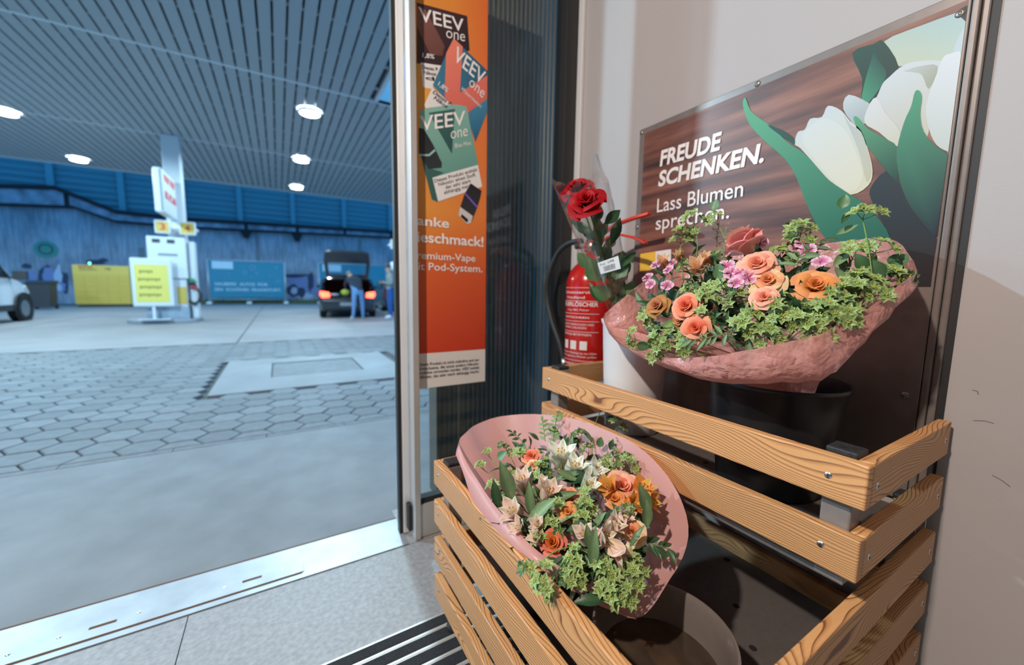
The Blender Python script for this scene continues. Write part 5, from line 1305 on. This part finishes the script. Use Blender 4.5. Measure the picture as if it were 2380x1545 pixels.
LF = {'lance': [leafm('leaf', 1, .14, .5, -.15, S_(78, 108, 72), S_(120, 148, 106)), leafm('leaf', 1, .12, .3, -.35, S_(68, 98, 66), S_(108, 138, 98)), leafm('leaf', 1, .17, .4, .12, S_(96, 126, 88), S_(136, 162, 118))],
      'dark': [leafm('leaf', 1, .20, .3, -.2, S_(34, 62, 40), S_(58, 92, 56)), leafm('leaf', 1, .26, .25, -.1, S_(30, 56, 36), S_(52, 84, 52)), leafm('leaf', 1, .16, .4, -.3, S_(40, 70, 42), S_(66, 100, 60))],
      'round': [leafm('leaf', 1, .40, .25, -.15, S_(58, 96, 62), S_(90, 128, 88), .6), leafm('leaf', 1, .36, .3, .1, S_(70, 108, 70), S_(104, 142, 98), .6)],
      'small': [leafm('leaf', 1, .22, .3, -.1, S_(104, 142, 86), S_(140, 172, 112), .6), leafm('leaf', 1, .2, .3, .1, S_(92, 130, 76), S_(128, 160, 100), .6)]}
def leaf_at(par, p, d, n, s, kind):
    """leaf base at p, running along d, upper side towards n"""
    y = V3(d).normalized(); z = V3(n); z = (z - y * z.dot(y)).normalized(); x = y.cross(z)
    return inst('leaf', RF.choice(LF[kind]), par, p, m3=Matrix((x, y, z)).transposed() @ Matrix.Scale(s, 3))
def rv3(s=1.0): return Vector((RF.uniform(-1, 1), RF.uniform(-1, 1), RF.uniform(-1, 1))) * s
GREEN = S_(120, 152, 78)
def sprig(par, loc, d, root, s=.019, n=4, dark=False, spread=1.5):
    """bupleurum sprig: stem from root to loc, a handful of heads facing about d"""
    loc = V3(loc); d = V3(d).normalized(); root = V3(root); x, y, z = basis(d)
    mid = (loc + root) / 2 + rv3(.01)
    heads = []
    for i in range(n):
        a = i * 2.399 + RF.uniform(-.4, .4); rr_ = s * spread * math.sqrt(i) * .62
        heads.append((loc + x * (rr_ * math.cos(a)) + y * (rr_ * math.sin(a)) - d * (.35 * rr_) + d * RF.uniform(-.006, .006), (d + (x * math.cos(a) + y * math.sin(a)) * (.25 if i == 0 else .6) + rv3(.25)).normalized()))
    mb = MB(); fork = loc - d * s * 1.6
    mb.tube(smooth_path([tuple(root), tuple(mid), tuple(fork)], 3), .0011, 5, 0, GREEN)
    for h, hd in heads: mb.tube([fork, (fork + h) / 2 - hd * .003, h], .0008, 4, 0, GREEN)
    o = mb.build('sprig', m_leaf, par, smooth=True)
    for h, hd in heads:
        mesh = RF.choice(BUP[4:] if (dark or RF.random() < .12) else BUP[:4])
        q = inst('flower_head', mesh, o, h, m3=face(hd, RF.uniform(0, 6)) @ Matrix.Scale(s * RF.uniform(.8, 1.1), 3))
    return o
def twig(par, path, ls, kind, n, up):
    P = [V3(p) for p in smooth_path([tuple(p) for p in path], 5)]
    mb = MB(); mb.tube(P, .0011, 5, 0, S_(104, 120, 66)); o = mb.build('twig', m_leaf, par, smooth=True)
    for i in range(n):
        t = .18 + .82 * i / (n - 1); k = min(int(t * (len(P) - 1)), len(P) - 2); p = P[k]; dr = (P[k + 1] - P[k]).normalized()
        sd = dr.cross(V3(up)).normalized() * (1 if i % 2 else -1)
        dd = (dr * .7 + sd * (0 if i == n - 1 else 1) + rv3(.2)).normalized()
        y = dd; z = (V3(up) + rv3(.35)); z = (z - y * z.dot(y)).normalized()
        inst('leaf', RF.choice(LF[kind]), o, p, m3=Matrix((y.cross(z), y, z)).transposed() @ Matrix.Scale(ls * RF.uniform(.8, 1.1), 3))
    return o
def filler(par, path, n, s, col=S_(232, 226, 214)):
    P = [V3(p) for p in path]; mb = MB(); mb.tube(P, .0009, 4, 1, S_(120, 130, 84))
    for i in range(n):
        t = RF.random(); p = P[0].lerp(P[-1], t) + rv3(s)
        mb.tube([P[0].lerp(P[-1], max(0, t - .1)), p], .0005, 3, 1, S_(140, 146, 96))
        for k in range(5):
            a = k * 1.257; q = .0046; mb.add([p, p + Vector((math.cos(a - .5) * q, math.sin(a - .5) * q, .001)), p + Vector((math.cos(a) * q * 1.3, math.sin(a) * q * 1.3, .0016)), p + Vector((math.cos(a + .5) * q, math.sin(a + .5) * q, .001))], [(0, 1, 2, 3)], 0, col)
        mb.ball(p, .0014, 5, 3, 0, S_(196, 150, 110))
    return tag(mb.build('filler_flower', [m_pet, m_leaf], par), kind='stuff')

m_wrap = sheer_mat('pink_film', (.86, .47, .44), .04, .34, .45, .4)
m_wrapc = sheer_mat('crumpled_pink_film', (.87, .42, .37), .04, .24, .45, .5, .5)
def wrap_loft(par, loops, crinkle, mat_, seed=1, smooth=False):
    rr_ = random.Random(seed); n = len(loops[0]); mb = MB(); vs = []; k = len(loops)
    for li, L_ in enumerate(loops):
        for i, p in enumerate(L_):
            j = crinkle * (1.0 if 0 < li < k - 1 else .25)
            vs.append(V3(p) + Vector((rr_.uniform(-j, j), rr_.uniform(-j, j), rr_.uniform(-j, j))))
    fs = [(a * n + i, a * n + (i + 1) % n, (a + 1) * n + (i + 1) % n, (a + 1) * n + i) for a in range(k - 1) for i in range(n)]
    mb.add(vs, fs); return mb.build('wrap', mat_, par, smooth=smooth)

# ------------------------------------------------------------------ upper bouquet
ub = thing('bouquet', (1.018, .468, .60), 'large bouquet in pink film in the black bucket on the upper tier', 'bouquet', 'bouquets in pink film')
EC = Vector((.985, .535, .955)); ER = Vector((.225, .325, .205))
def dome(px_, py_, lift=0.0):
    d = ray(px_, py_); o = EYE - EC; k = Vector((1 / ER.x, 1 / ER.y, 1 / ER.z))
    D_ = Vector((d.x * k.x, d.y * k.y, d.z * k.z)); O_ = Vector((o.x * k.x, o.y * k.y, o.z * k.z))
    A = D_.dot(D_); B = D_.dot(O_); C = O_.dot(O_) - 1; disc = B * B - A * C
    t = (-B - math.sqrt(disc)) / A if disc > 0 else -B / A
    p = EYE + d * t; q = p - EC; nrm = Vector((q.x / ER.x ** 2, q.y / ER.y ** 2, q.z / ER.z ** 2)).normalized()
    return p - d.normalized() * lift, nrm
def UZ(x, y): return (1400 + x / 3.1316, 440 + y / 3.1316)
def udir(nrm, p, cf=.6): return (nrm + (EYE - p).normalized() * cf + Vector((0, 0, .35))).normalized()
rim_px = [(1402, 742, .84), (1432, 790, .80), (1492, 820, .775), (1560, 832, .760), (1640, 829, .748), (1730, 815, .752), (1830, 795, .775), (1918, 772, .800), (1948, 750, .835), (1995, 732, .865), (2050, 692, .905), (2112, 645, .965), (2132, 628, 1.02), (2112, 588, 1.09), (2084, 560, 1.14), (2030, 553, 1.17), (1950, 562, 1.185), (1850, 575, 1.19), (1740, 590, 1.185), (1640, 605, 1.17), (1560, 625, 1.13), (1500, 650, .95), (1452, 690, .885), (1418, 718, .855)]
rim = [AX(x, y, X) for x, y, X in rim_px]
mid_px = [(1425, 765, .86), (1470, 815, .815), (1525, 846, .797), (1590, 868, .782), (1665, 885, .775), (1745, 892, .778), (1820, 892, .79), (1885, 886, .81), (1930, 874, .83), (1965, 850, .86), (2010, 795, .90), (2070, 720, .96), (2098, 680, 1.04), (2085, 680, 1.09), (2060, 690, 1.13), (2010, 710, 1.15), (1940, 730, 1.155), (1850, 750, 1.155), (1750, 765, 1.15), (1660, 775, 1.13), (1590, 780, 1.10), (1530, 780, .97), (1480, 770, .885), (1440, 760, .865)]
midl = [AX(x, y, X) for x, y, X in mid_px]
bc = Vector((1.018, .468, 0)); n_ = len(rim)
def ring(r_, z):
    out_ = []
    for i in range(n_):
        v = midl[i] - bc; v.z = 0; v.normalize(); out_.append(bc + v * r_ + Vector((0, 0, z)))
    return out_
half = [(a * .5 + b_ * .5) + (a - Vector((1.0, .52, a.z))).normalized() * .012 for a, b_ in zip(rim, midl)]
r1 = [p.lerp(q, .5) + Vector((0, 0, .012)) for p, q in zip(midl, ring(.095, .872))]
def dense2(L_): return [Vector(p) for p in smooth_loop([tuple(p) for p in L_], 2)]
def mixl(A, B, t): return [p.lerp(q, t) for p, q in zip(A, B)]
wrap_loft(ub, [dense2(L_) for L_ in (rim, mixl(rim, half, .5), half, mixl(half, midl, .5), midl, mixl(midl, r1, .5), r1, ring(.092, .868), ring(.080, .82), ring(.060, .62))], .0036, m_wrapc, 4, smooth=True)
uroot = Vector((1.018, .468, .80))
for x, y, r_, key, cf, lift in ((1020, 375, 225, 'pink', .3, .06), (1125, 545, 125, 'peach', 1.1, .045), (1200, 665, 118, 'cream', .9, .02), (1180, 785, 88, 'peach', .9, .03), (1550, 700, 135, 'apricot', .7, .01), (610, 850, 104, 'coral', .7, .03), (400, 850, 104, 'old', .6, .03), (680, 1010, 104, 'coral', .9, .03), (560, 950, 70, 'old', .3, -.02), (1650, 760, 70, 'old', .4, -.01), (1090, 560, 60, 'cream', .3, -.03)):
    p, nn = dome(*UZ(x, y), lift); dd = udir(nn, p, cf)
    if key == 'pink': dd = Vector((-.25, .45, .85)).normalized()
    add_rose(ub, p, dd, r_ / 3.1316 / FPX * (p - EYE).dot(CF) * .92, key)
for x, y, key, s_ in ((440, 520, 'salmon', .042), (690, 550, 'salmon', .046), (560, 480, 'salmon', .036), (745, 500, 'salmon', .036)):
    p, nn = dome(*UZ(x, y), .03); add_lily(ub, p, udir(nn, p, .8), s_, key, .1)
for x, y in ((480, 585), (390, 550), (350, 690), (940, 610), (1060, 640), (970, 680), (1460, 395), (1490, 445), (1590, 525), (1570, 425), (330, 640), (505, 540), (900, 560), (1420, 430), (1000, 600), (470, 700), (1150, 385)):
    p, nn = dome(*UZ(x, y), .034); put('carnation', PINK, ub, p, (udir(nn, p, 1.0) + rv3(.35)), .0175 * RF.uniform(.85, 1.15))
ubs = ((600, 280, 3), (560, 330, 3), (660, 185, 3), (840, 190, 2), (1440, 255, 4), (1450, 310, 4), (1400, 400, 4), (1300, 450, 4), (1930, 130, 3), (2030, 380, 3), (1860, 430, 4), (1900, 640, 5), (1960, 590, 4), (1850, 690, 4), (2090, 590, 3), (2140, 600, 3), (770, 760, 4), (1010, 750, 5), (1120, 890, 5), (1260, 840, 4), (1310, 920, 5), (1220, 1010, 5), (1640, 830, 5), (1770, 790, 5), (1790, 880, 4), (1570, 985, 5), (400, 1165, 4), (440, 1090, 4), (195, 1085, 3), (300, 930, 3), (560, 1140, 3), (720, 880, 3), (610, 550, 3), (840, 460, 3), (1960, 720, 4), (2000, 680, 4), (650, 720, 3), (900, 700, 2), (370, 1060, 3), (1420, 920, 4), (1690, 900, 3), (1020, 970, 3))
for x, y, n in ubs:
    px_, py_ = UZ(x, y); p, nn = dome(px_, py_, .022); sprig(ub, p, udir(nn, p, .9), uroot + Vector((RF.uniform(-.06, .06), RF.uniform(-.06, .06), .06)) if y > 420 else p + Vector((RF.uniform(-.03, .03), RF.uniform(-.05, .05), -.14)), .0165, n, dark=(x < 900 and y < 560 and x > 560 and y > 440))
for x, y, ax_, ay_, L_, kind in ((850, 660, .1, -1, .035, 'round'), (800, 160, .5, -1, .030, 'round'), (1740, 140, .3, -1, .028, 'round'), (1740, 250, .4, -.6, .034, 'dark'), (860, 890, 1, -.1, .06, 'lance'), (820, 960, 1, .0, .06, 'dark'), (940, 930, 1, .4, .05, 'lance'), (1000, 990, .6, 1, .05, 'lance'), (1060, 1090, .1, 1, .055, 'lance'), (440, 1000, 1, -.4, .04, 'small'), (250, 1130, 1, .1, .036, 'round'), (330, 1120, 1, .2, .03, 'round'), (650, 480, .9, -.7, .05, 'lance'), (700, 430, -.6, -.6, .045, 'lance'), (1600, 370, 1, -.1, .05, 'lance'), (1700, 330, 1, -.3, .045, 'lance'), (1750, 470, -.1, 1, .05, 'lance'), (1800, 440, -.7, .8, .055, 'lance'), (1690, 560, .5, 1, .045, 'lance'), (1900, 590, -.4, -.9, .035, 'round'), (2080, 560, .8, -.4, .04, 'round'), (2090, 640, .3, -.9, .04, 'round'), (2030, 650, -.5, -.9, .04, 'round'), (1500, 880, .8, .2, .045, 'round'), (1390, 820, -.8, .3, .05, 'dark'), (1290, 600, .6, .8, .06, 'dark'), (1340, 700, .4, 1, .06, 'dark'), (880, 1080, 1, -.4, .04, 'lance'), (940, 1130, 1, .0, .04, 'lance')):
    p, nn = dome(*UZ(x, y), .012); d2 = (CR * ax_ - CU * ay_).normalized(); leaf_at(ub, p, d2 + nn * .1, nn + (EYE - p).normalized() * .8, L_, kind)
# feathered twig at the front
p0 = dome(*UZ(930, 1040), .03)[0]; p1 = dome(*UZ(760, 1080), .035)[0]; p2 = dome(*UZ(600, 1095), .035)[0]
twig(ub, [p0, p1, p2], .030, 'lance', 13, (EYE - p1).normalized() + Vector((0, 0, .6)))
p0 = dome(*UZ(1420, 560), .0)[0]; p1 = dome(*UZ(1440, 480), .01)[0]; p2 = dome(*UZ(1600, 390), .02)[0]
twig(ub, [p0, p1, p2], .035, 'lance', 9, (EYE - p1).normalized() + Vector((0, 0, .6)))
for (x0, y0, x1, y1, n) in ((830, 420, 850, 230, 22), (880, 520, 900, 270, 16), (920, 860, 880, 730, 22), (1040, 830, 1080, 770, 14), (700, 640, 760, 540, 18), (940, 1040, 960, 990, 8)):
    a = dome(*UZ(x0, y0), .012)[0]; c = dome(*UZ(x1, y1), .018)[0]; filler(ub, [a, c], n, .009)
# dark foliage inside
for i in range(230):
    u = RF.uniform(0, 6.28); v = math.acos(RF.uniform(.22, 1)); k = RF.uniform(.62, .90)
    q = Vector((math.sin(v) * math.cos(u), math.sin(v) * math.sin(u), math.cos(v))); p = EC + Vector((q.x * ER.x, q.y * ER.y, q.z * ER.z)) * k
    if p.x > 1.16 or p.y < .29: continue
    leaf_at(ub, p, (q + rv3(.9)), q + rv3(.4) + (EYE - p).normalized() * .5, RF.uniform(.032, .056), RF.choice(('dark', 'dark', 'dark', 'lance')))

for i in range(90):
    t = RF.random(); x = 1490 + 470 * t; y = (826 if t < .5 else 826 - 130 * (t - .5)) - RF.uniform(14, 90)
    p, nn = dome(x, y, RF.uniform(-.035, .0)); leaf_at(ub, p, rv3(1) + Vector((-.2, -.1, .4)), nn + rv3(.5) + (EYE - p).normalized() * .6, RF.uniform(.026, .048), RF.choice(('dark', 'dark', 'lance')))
# ------------------------------------------------------------------ lower bouquet
lb_ = thing('bouquet', (.56, .76, .27), 'bouquet in pink film leaning over the front rail of the lower tier', 'bouquet', 'bouquets in pink film')
near_px = [(1066, 1028, .425), (1085, 1075, .412), (1108, 1112, .402), (1138, 1158, .394), (1190, 1221, .388), (1236, 1268, .392), (1285, 1305, .408), (1320, 1330, .424), (1355, 1362, .444), (1395, 1395, .465), (1435, 1420, .488), (1478, 1436, .512)]
far_px = [(1512, 1415, .540), (1545, 1365, .590), (1588, 1292, .655), (1600, 1222, .705), (1578, 1150, .728), (1535, 1085, .735), (1480, 1035, .735), (1410, 1000, .730), (1330, 972, .715), (1240, 962, .68), (1160, 968, .60), (1110, 985, .52), (1085, 1003, .46)]
low_px = [(1060, 1046, .412), (1074, 1092, .390), (1092, 1147, .372), (1124, 1200, .362), (1180, 1257, .360), (1236, 1303, .372), (1285, 1343, .395), (1328, 1370, .420), (1365, 1392, .443), (1405, 1412, .468), (1445, 1428, .492), (1480, 1438, .514)]
rim = [AX(x, y, X) for x, y, X in near_px + far_px]; n_ = len(rim)
cen = sum(rim, Vector()) / n_
inn = [AX(x, y, X) for x, y, X in low_px] + [cen + (p - cen) * .82 + Vector((.0, .012, -.055)) for p in rim[len(near_px):]]
inn2 = [cen + (p - cen) * .50 + Vector((.0, .035, -.115)) for p in rim]
rg_ = [Vector((.56 + .07 * math.cos(a), .74 + .07 * math.sin(a), .44)) for a in [math.atan2((p - cen).y, (p - cen).x) for p in rim]]
rg2 = [Vector((.56 + .05 * math.cos(a), .76 + .05 * math.sin(a), .30)) for a in [math.atan2((p - cen).y, (p - cen).x) for p in rim]]
# denser rim for a soft edge
def dense(L_): return [Vector(p) for p in smooth_loop([tuple(p) for p in L_], 3)]
wrap_loft(lb_, [dense(rim), dense(inn), dense(inn2), dense(rg_), dense(rg2)], .0012, m_wrap, 9, smooth=True)
A_ = np.array([[p.x - cen.x, p.y - cen.y, p.z - cen.z] for p in rim]); nrm_ = np.linalg.svd(A_)[2][2]; PN = Vector(nrm_); PN = PN if PN.z > 0 else -PN
def lz(x, y, lift=0.0):
    d = ray(1040 + x / 2.86, 920 + y / 2.86); e = ((1040 + x / 2.86 - 1330) / 250) ** 2 + ((920 + y / 2.86 - 1190) / 230) ** 2
    bulge = -.025 + .050 * max(0, 1 - e) + lift
    t = (cen + PN * bulge - EYE).dot(PN) / d.dot(PN); return EYE + d * t
def ldir(p, k=.5): return (PN + (EYE - p).normalized() * .7 + (p - cen) * 1.6 + rv3(.2) * k).normalized()
for x, y, r_, key in ((800, 675, 72, 'coral'), (555, 400, 62, 'coral'), (700, 975, 102, 'amber'), (1165, 600, 112, 'peach'), (1235, 905, 84, 'cream'), (845, 450, 45, 'peach'), (1110, 680, 60, 'apricot'), (800, 770, 60, 'apricot'), (570, 460, 40, 'cream'), (830, 1090, 50, 'coral')):
    p = lz(x, y, .018); add_rose(lb_, p, ldir(p), r_ / 2.86 / FPX * (p - EYE).dot(CF) * .95, key)
for x, y, key, s_, sx, sy in ((755, 380, 'white', .056, 0, 1), (850, 470, 'white', .052, .3, 1), (945, 590, 'white', .038, .3, 0), (985, 490, 'white', .046, .9, .5), (500, 560, 'blush', .050, -.2, 1), (430, 770, 'blush', .048, -.3, .2), (680, 640, 'blush', .050, .3, .5), (1110, 860, 'blush', .044, .5, .3), (1030, 935, 'blush', .046, .9, 0), (1145, 1055, 'blush', .042, .4, -.8), (600, 860, 'blush', .034, -.2, .2), (910, 920, 'blush', .04, -.5, .3), (590, 930, 'blush', .03, -.6, .3), (480, 880, 'blush', .036, -.5, .1), (640, 580, 'blush', .03, .1, .8), (1180, 800, 'blush', .034, .5, .2), (1060, 600, 'orange', .040, -.5, 0), (1300, 610, 'orange', .044, .4, .6), (1255, 720, 'orange', .042, .6, 0), (1350, 690, 'orange', .038, .8, -.2)):
    p = lz(x, y, .030); add_lily(lb_, p, (ldir(p) * .8 + CR * sx + CU * sy).normalized(), s_ * 1.26, key, .08 if key == 'blush' else 0)
lroot = Vector((.56, .74, .47))
for x, y, n in ((640, 460, 6), (1110, 400, 5), (1210, 430, 5), (930, 700, 6), (905, 790, 5), (860, 1100, 6), (840, 1175, 5), (1080, 1190, 6), (1080, 1270, 5), (1230, 1160, 5), (1190, 1270, 5), (640, 1230, 5), (660, 1290, 3), (550, 1140, 2), (385, 330, 4), (270, 370, 3), (230, 460, 3), (310, 600, 4), (430, 520, 4), (1140, 160, 5), (1020, 55, 2), (890, 250, 3), (940, 345, 3), (1200, 760, 4), (1040, 1100, 4), (1260, 1090, 4), (1145, 310, 2), (490, 370, 3), (1260, 1260, 3), (1060, 450, 4), (700, 840, 4), (620, 930, 3), (820, 1240, 3), (740, 720, 2), (1150, 1330, 3)):
    p = lz(x, y, .065 if (x < 700 and y > 1100) else .032)
    rt = lroot + Vector((RF.uniform(-.05, .05), RF.uniform(-.05, .05), 0))
    if y < 330: rt = lz(x * .6 + 350, y + 330, .0)
    if x < 700 and y > 1100: rt = lz(880, 990, .02)
    sprig(lb_, p, ldir(p), rt, .0148, max(2, n - 1), dark=(x in (1200, 890, 385)))
for x, y, ax_, ay_, L_, kind in ((440, 700, -.4, 1, .10, 'lance'), (560, 810, -.1, 1, .075, 'lance'), (510, 860, 1, .6, .09, 'lance'), (640, 720, 1, .3, .08, 'lance'), (340, 740, -.2, 1, .06, 'dark'), (560, 610, .6, -.7, .06, 'lance'), (700, 560, .9, .2, .075, 'lance'), (1090, 710, .6, -.9, .07, 'lance'), (1350, 800, -.4, .9, .08, 'lance'), (1330, 880, -.1, 1, .065, 'lance'), (960, 1150, .1, 1, .075, 'lance'), (960, 1040, -.2, 1, .06, 'lance'), (760, 560, 1, .1, .07, 'dark'), (870, 560, -.8, .2, .06, 'lance'), (1060, 1000, .8, -.4, .06, 'lance'), (590, 1120, 1, .15, .05, 'dark'), (680, 1120, 1, .0, .05, 'dark'), (1010, 340, .2, .9, .028, 'round'), (1080, 360, .3, 1, .03, 'dark'), (1050, 160, .9, .3, .03, 'dark'), (330, 420, .9, .5, .034, 'round'), (350, 470, 1, .1, .03, 'dark'), (330, 650, .9, -.3, .06, 'lance'), (1060, 1340, -.6, -.1, .06, 'dark'), (480, 900, 1, .5, .06, 'dark'), (1210, 1010, .5, .9, .05, 'lance'), (790, 900, .8, .2, .06, 'dark'), (520, 1140, .9, .3, .032, 'round')):
    p = lz(x, y, .020); d2 = (CR * ax_ + CU * ay_).normalized(); leaf_at(lb_, p, d2 + PN * .15, PN + (EYE - p).normalized() * .6 + rv3(.2), L_, kind)
twig(lb_, [lz(700, 330, 0), lz(710, 230, .02), lz(735, 100, .035)], .022, 'small', 15, PN + Vector((-.4, -.4, 0)))
twig(lb_, [lz(650, 300, 0), lz(640, 220, .02), lz(630, 160, .03)], .020, 'small', 9, PN + Vector((-.4, -.4, 0)))
twig(lb_, [lz(520, 340, 0), lz(470, 270, .015), lz(430, 240, .03)], .022, 'dark', 8, PN)
twig(lb_, [lz(1230, 960, 0), lz(1340, 980, .015), lz(1480, 1020, .03)], .030, 'dark', 13, PN)
for i in range(330):
    x, y = RF.uniform(230, 1370), RF.uniform(250, 1330)
    e = ((1040 + x / 2.86 - 1330) / 185) ** 2 + ((920 + y / 2.86 - 1185) / 185) ** 2
    # bouquet runs diagonally: trim the empty corners
    if e > 1 or (x < 500 and y > 900) or (x > 1250 and y < 380): continue
    p = lz(x, y, RF.uniform(-.035, .008)); leaf_at(lb_, p, rv3(1) + PN * .3, PN + rv3(.5), RF.uniform(.032, .055), RF.choice(('dark', 'dark', 'lance')))

# ------------------------------------------------------------------ red roses in a clear sleeve
rs_ = thing('rose_bunch', (1.005, .885, .60), 'two long red roses in a clear sleeve standing in the white bucket', 'flowers')
base = AX(1440, 722, .950); top_ = AX(1352, 432, .745); axv = (top_ - base).normalized()
b1 = AX(1364, 468, .715); b2 = AX(1340, 438, .765)
dcam = (EYE - b1).normalized()
o1 = add_rose(rs_, b1, (axv + dcam * 1.0 + Vector((0, 0, .2))), .050, 'red'); o2 = add_rose(rs_, b2, (axv * 1.2 + dcam * .35), .050, 'red')
sb = Vector((1.005, .885, .60))
for bb in (b1, b2):
    mb = MB(); mb.tube(smooth_path([tuple(bb - axv * .03), tuple(base.lerp(bb, .35)), tuple(base), tuple(sb + Vector((0, 0, .02)))], 4), .003, 6, 0, S_(74, 96, 52)); mb.build('stem', m_leaf, rs_, smooth=True)
for x, y, dx, dy, L_, X_, k in ((1398, 575, -.15, 1, .105, .935, 'dark'), (1420, 570, .35, 1, .095, .945, 'dark'), (1375, 560, -.5, 1, .07, .97, 'dark'), (1390, 655, -.35, 1, .085, .95, 'round'), (1430, 650, .25, 1, .095, .94, 'round'), (1400, 705, -.5, .8, .085, .95, 'dark'), (1425, 705, .2, 1, .085, .94, 'round'), (1452, 700, .5, 1, .07, .95, 'round'), (1375, 540, -.9, .3, .06, .98, 'dark'), (1445, 620, .7, .8, .07, .95, 'dark'), (1410, 620, 0, 1, .09, .965, 'dark'), (1385, 520, .2, 1, .06, .94, 'dark'), (1405, 520, .7, .6, .06, .93, 'dark'), (1370, 620, -.7, .8, .06, .96, 'round'), (1400, 660, .1, 1, .07, .925, 'dark'), (1440, 680, .1, -1, .06, .95, 'dark'), (1420, 690, -.6, .3, .07, .935, 'round')):
    p = AX(x, y, .735 + (y - 450) * .00078 + (X_ - .955)); leaf_at(rs_, p, CR * dx + CU * dy, (EYE - p) + rv3(.3), L_, k)
for i in range(22):
    t = RF.uniform(.12, .72); c_ = base.lerp(top_, t); w_ = .02 + .03 * t
    p = c_ + CR * RF.uniform(-w_, w_) + CF * RF.uniform(-.02, .02); leaf_at(rs_, p, axv + CR * RF.uniform(-.9, .9) + rv3(.3), (EYE - p).normalized() + rv3(.4), RF.uniform(.04, .06), RF.choice(('dark', 'dark', 'round')))
m_clear = bpy.data.materials.new('clear_film'); m_clear.use_nodes = True; nt = m_clear.node_tree; nt.nodes.remove(nt.nodes['Principled BSDF']); out = nt.nodes['Material Output']
t1 = nt.nodes.new('ShaderNodeBsdfTransparent'); t1.inputs[0].default_value = (.97, .97, .97, 1); g1 = nt.nodes.new('ShaderNodeBsdfGlossy'); g1.inputs['Roughness'].default_value = .13
lw = nt.nodes.new('ShaderNodeLayerWeight'); lw.inputs[0].default_value = .30; mm_ = nt.nodes.new('ShaderNodeMath'); mm_.operation = 'MULTIPLY_ADD'; mm_.inputs[1].default_value = .6; mm_.inputs[2].default_value = .07
mx = nt.nodes.new('ShaderNodeMixShader'); nt.links.new(lw.outputs['Facing'], mm_.inputs[0]); nt.links.new(mm_.outputs[0], mx.inputs[0]); nt.links.new(t1.outputs[0], mx.inputs[1]); nt.links.new(g1.outputs[0], mx.inputs[2]); nt.links.new(mx.outputs[0], out.inputs[0])
ex_ = CR; ey_ = axv.cross(CR).normalized()
prof_s = [(base - axv * .10, .028, .022), (base, .034, .028), (base.lerp(top_, .35), .056, .045), (base.lerp(top_, .7), .068, .055), (top_ + axv * .01, .078, .060)]
rr2 = random.Random(8); loops = []
ns_ = 26
for k_, (c0, wa, wb) in enumerate(prof_s):
    L_ = []
    for i in range(ns_):
        a = 6.2832 * i / ns_; ru = 1 + .05 * math.sin(a * 5 + k_) 
        tipz = 0
        if k_ == len(prof_s) - 1: tipz = .020 * math.cos(a) + .016 * math.sin(3 * a) + (.045 if i in (1, 2, 3) else 0) + (.02 if i in (12, 13, 14) else 0)
        L_.append(c0 + ex_ * (wa * math.cos(a) * ru) + ey_ * (wb * math.sin(a) * ru) + axv * tipz)
    loops.append(L_)
wl_ = wrap_loft(rs_, loops, .0025, m_clear, 3, smooth=False); wl_.name = 'clear_sleeve'
# price label stuck to the sleeve
q = [AX(1389, 611, .805), AX(1437, 594, .785), AX(1443, 624, .800), AX(1397, 637, .820)]
nl = (q[1] - q[0]).cross(q[3] - q[0]).normalized(); nl = nl if nl.dot(EYE - q[0]) > 0 else -nl
mb = MB(); mb.prism(q, nl * .0006); lab = mb.build('price_label', mat('label_paper', (.78, .76, .74), .5), rs_)
def LP(u, v): return q[0].lerp(q[1], u).lerp(q[3].lerp(q[2], u), v)
m_ink = mat('label_ink', (.03, .03, .03), .6)
text_on(MB(), 'Preis : 4,99\u20ac', LP(.10, .32), LP(.80, .32), LP(.10, .12), nl, .0009).build('lettering', m_ink, lab)
mb = MB(); rb_ = random.Random(4); u = .22
while u < .80:
    w_ = rb_.choice((.012, .02, .03)); a_ = [LP(u, .45), LP(u + w_, .45), LP(u + w_, .86), LP(u, .86)]; mb.add([p + nl * .0009 for p in a_], [(0, 1, 2, 3)]); u += w_ + rb_.choice((.015, .022))
tag(mb.build('barcode', m_ink, lab), kind='stuff')
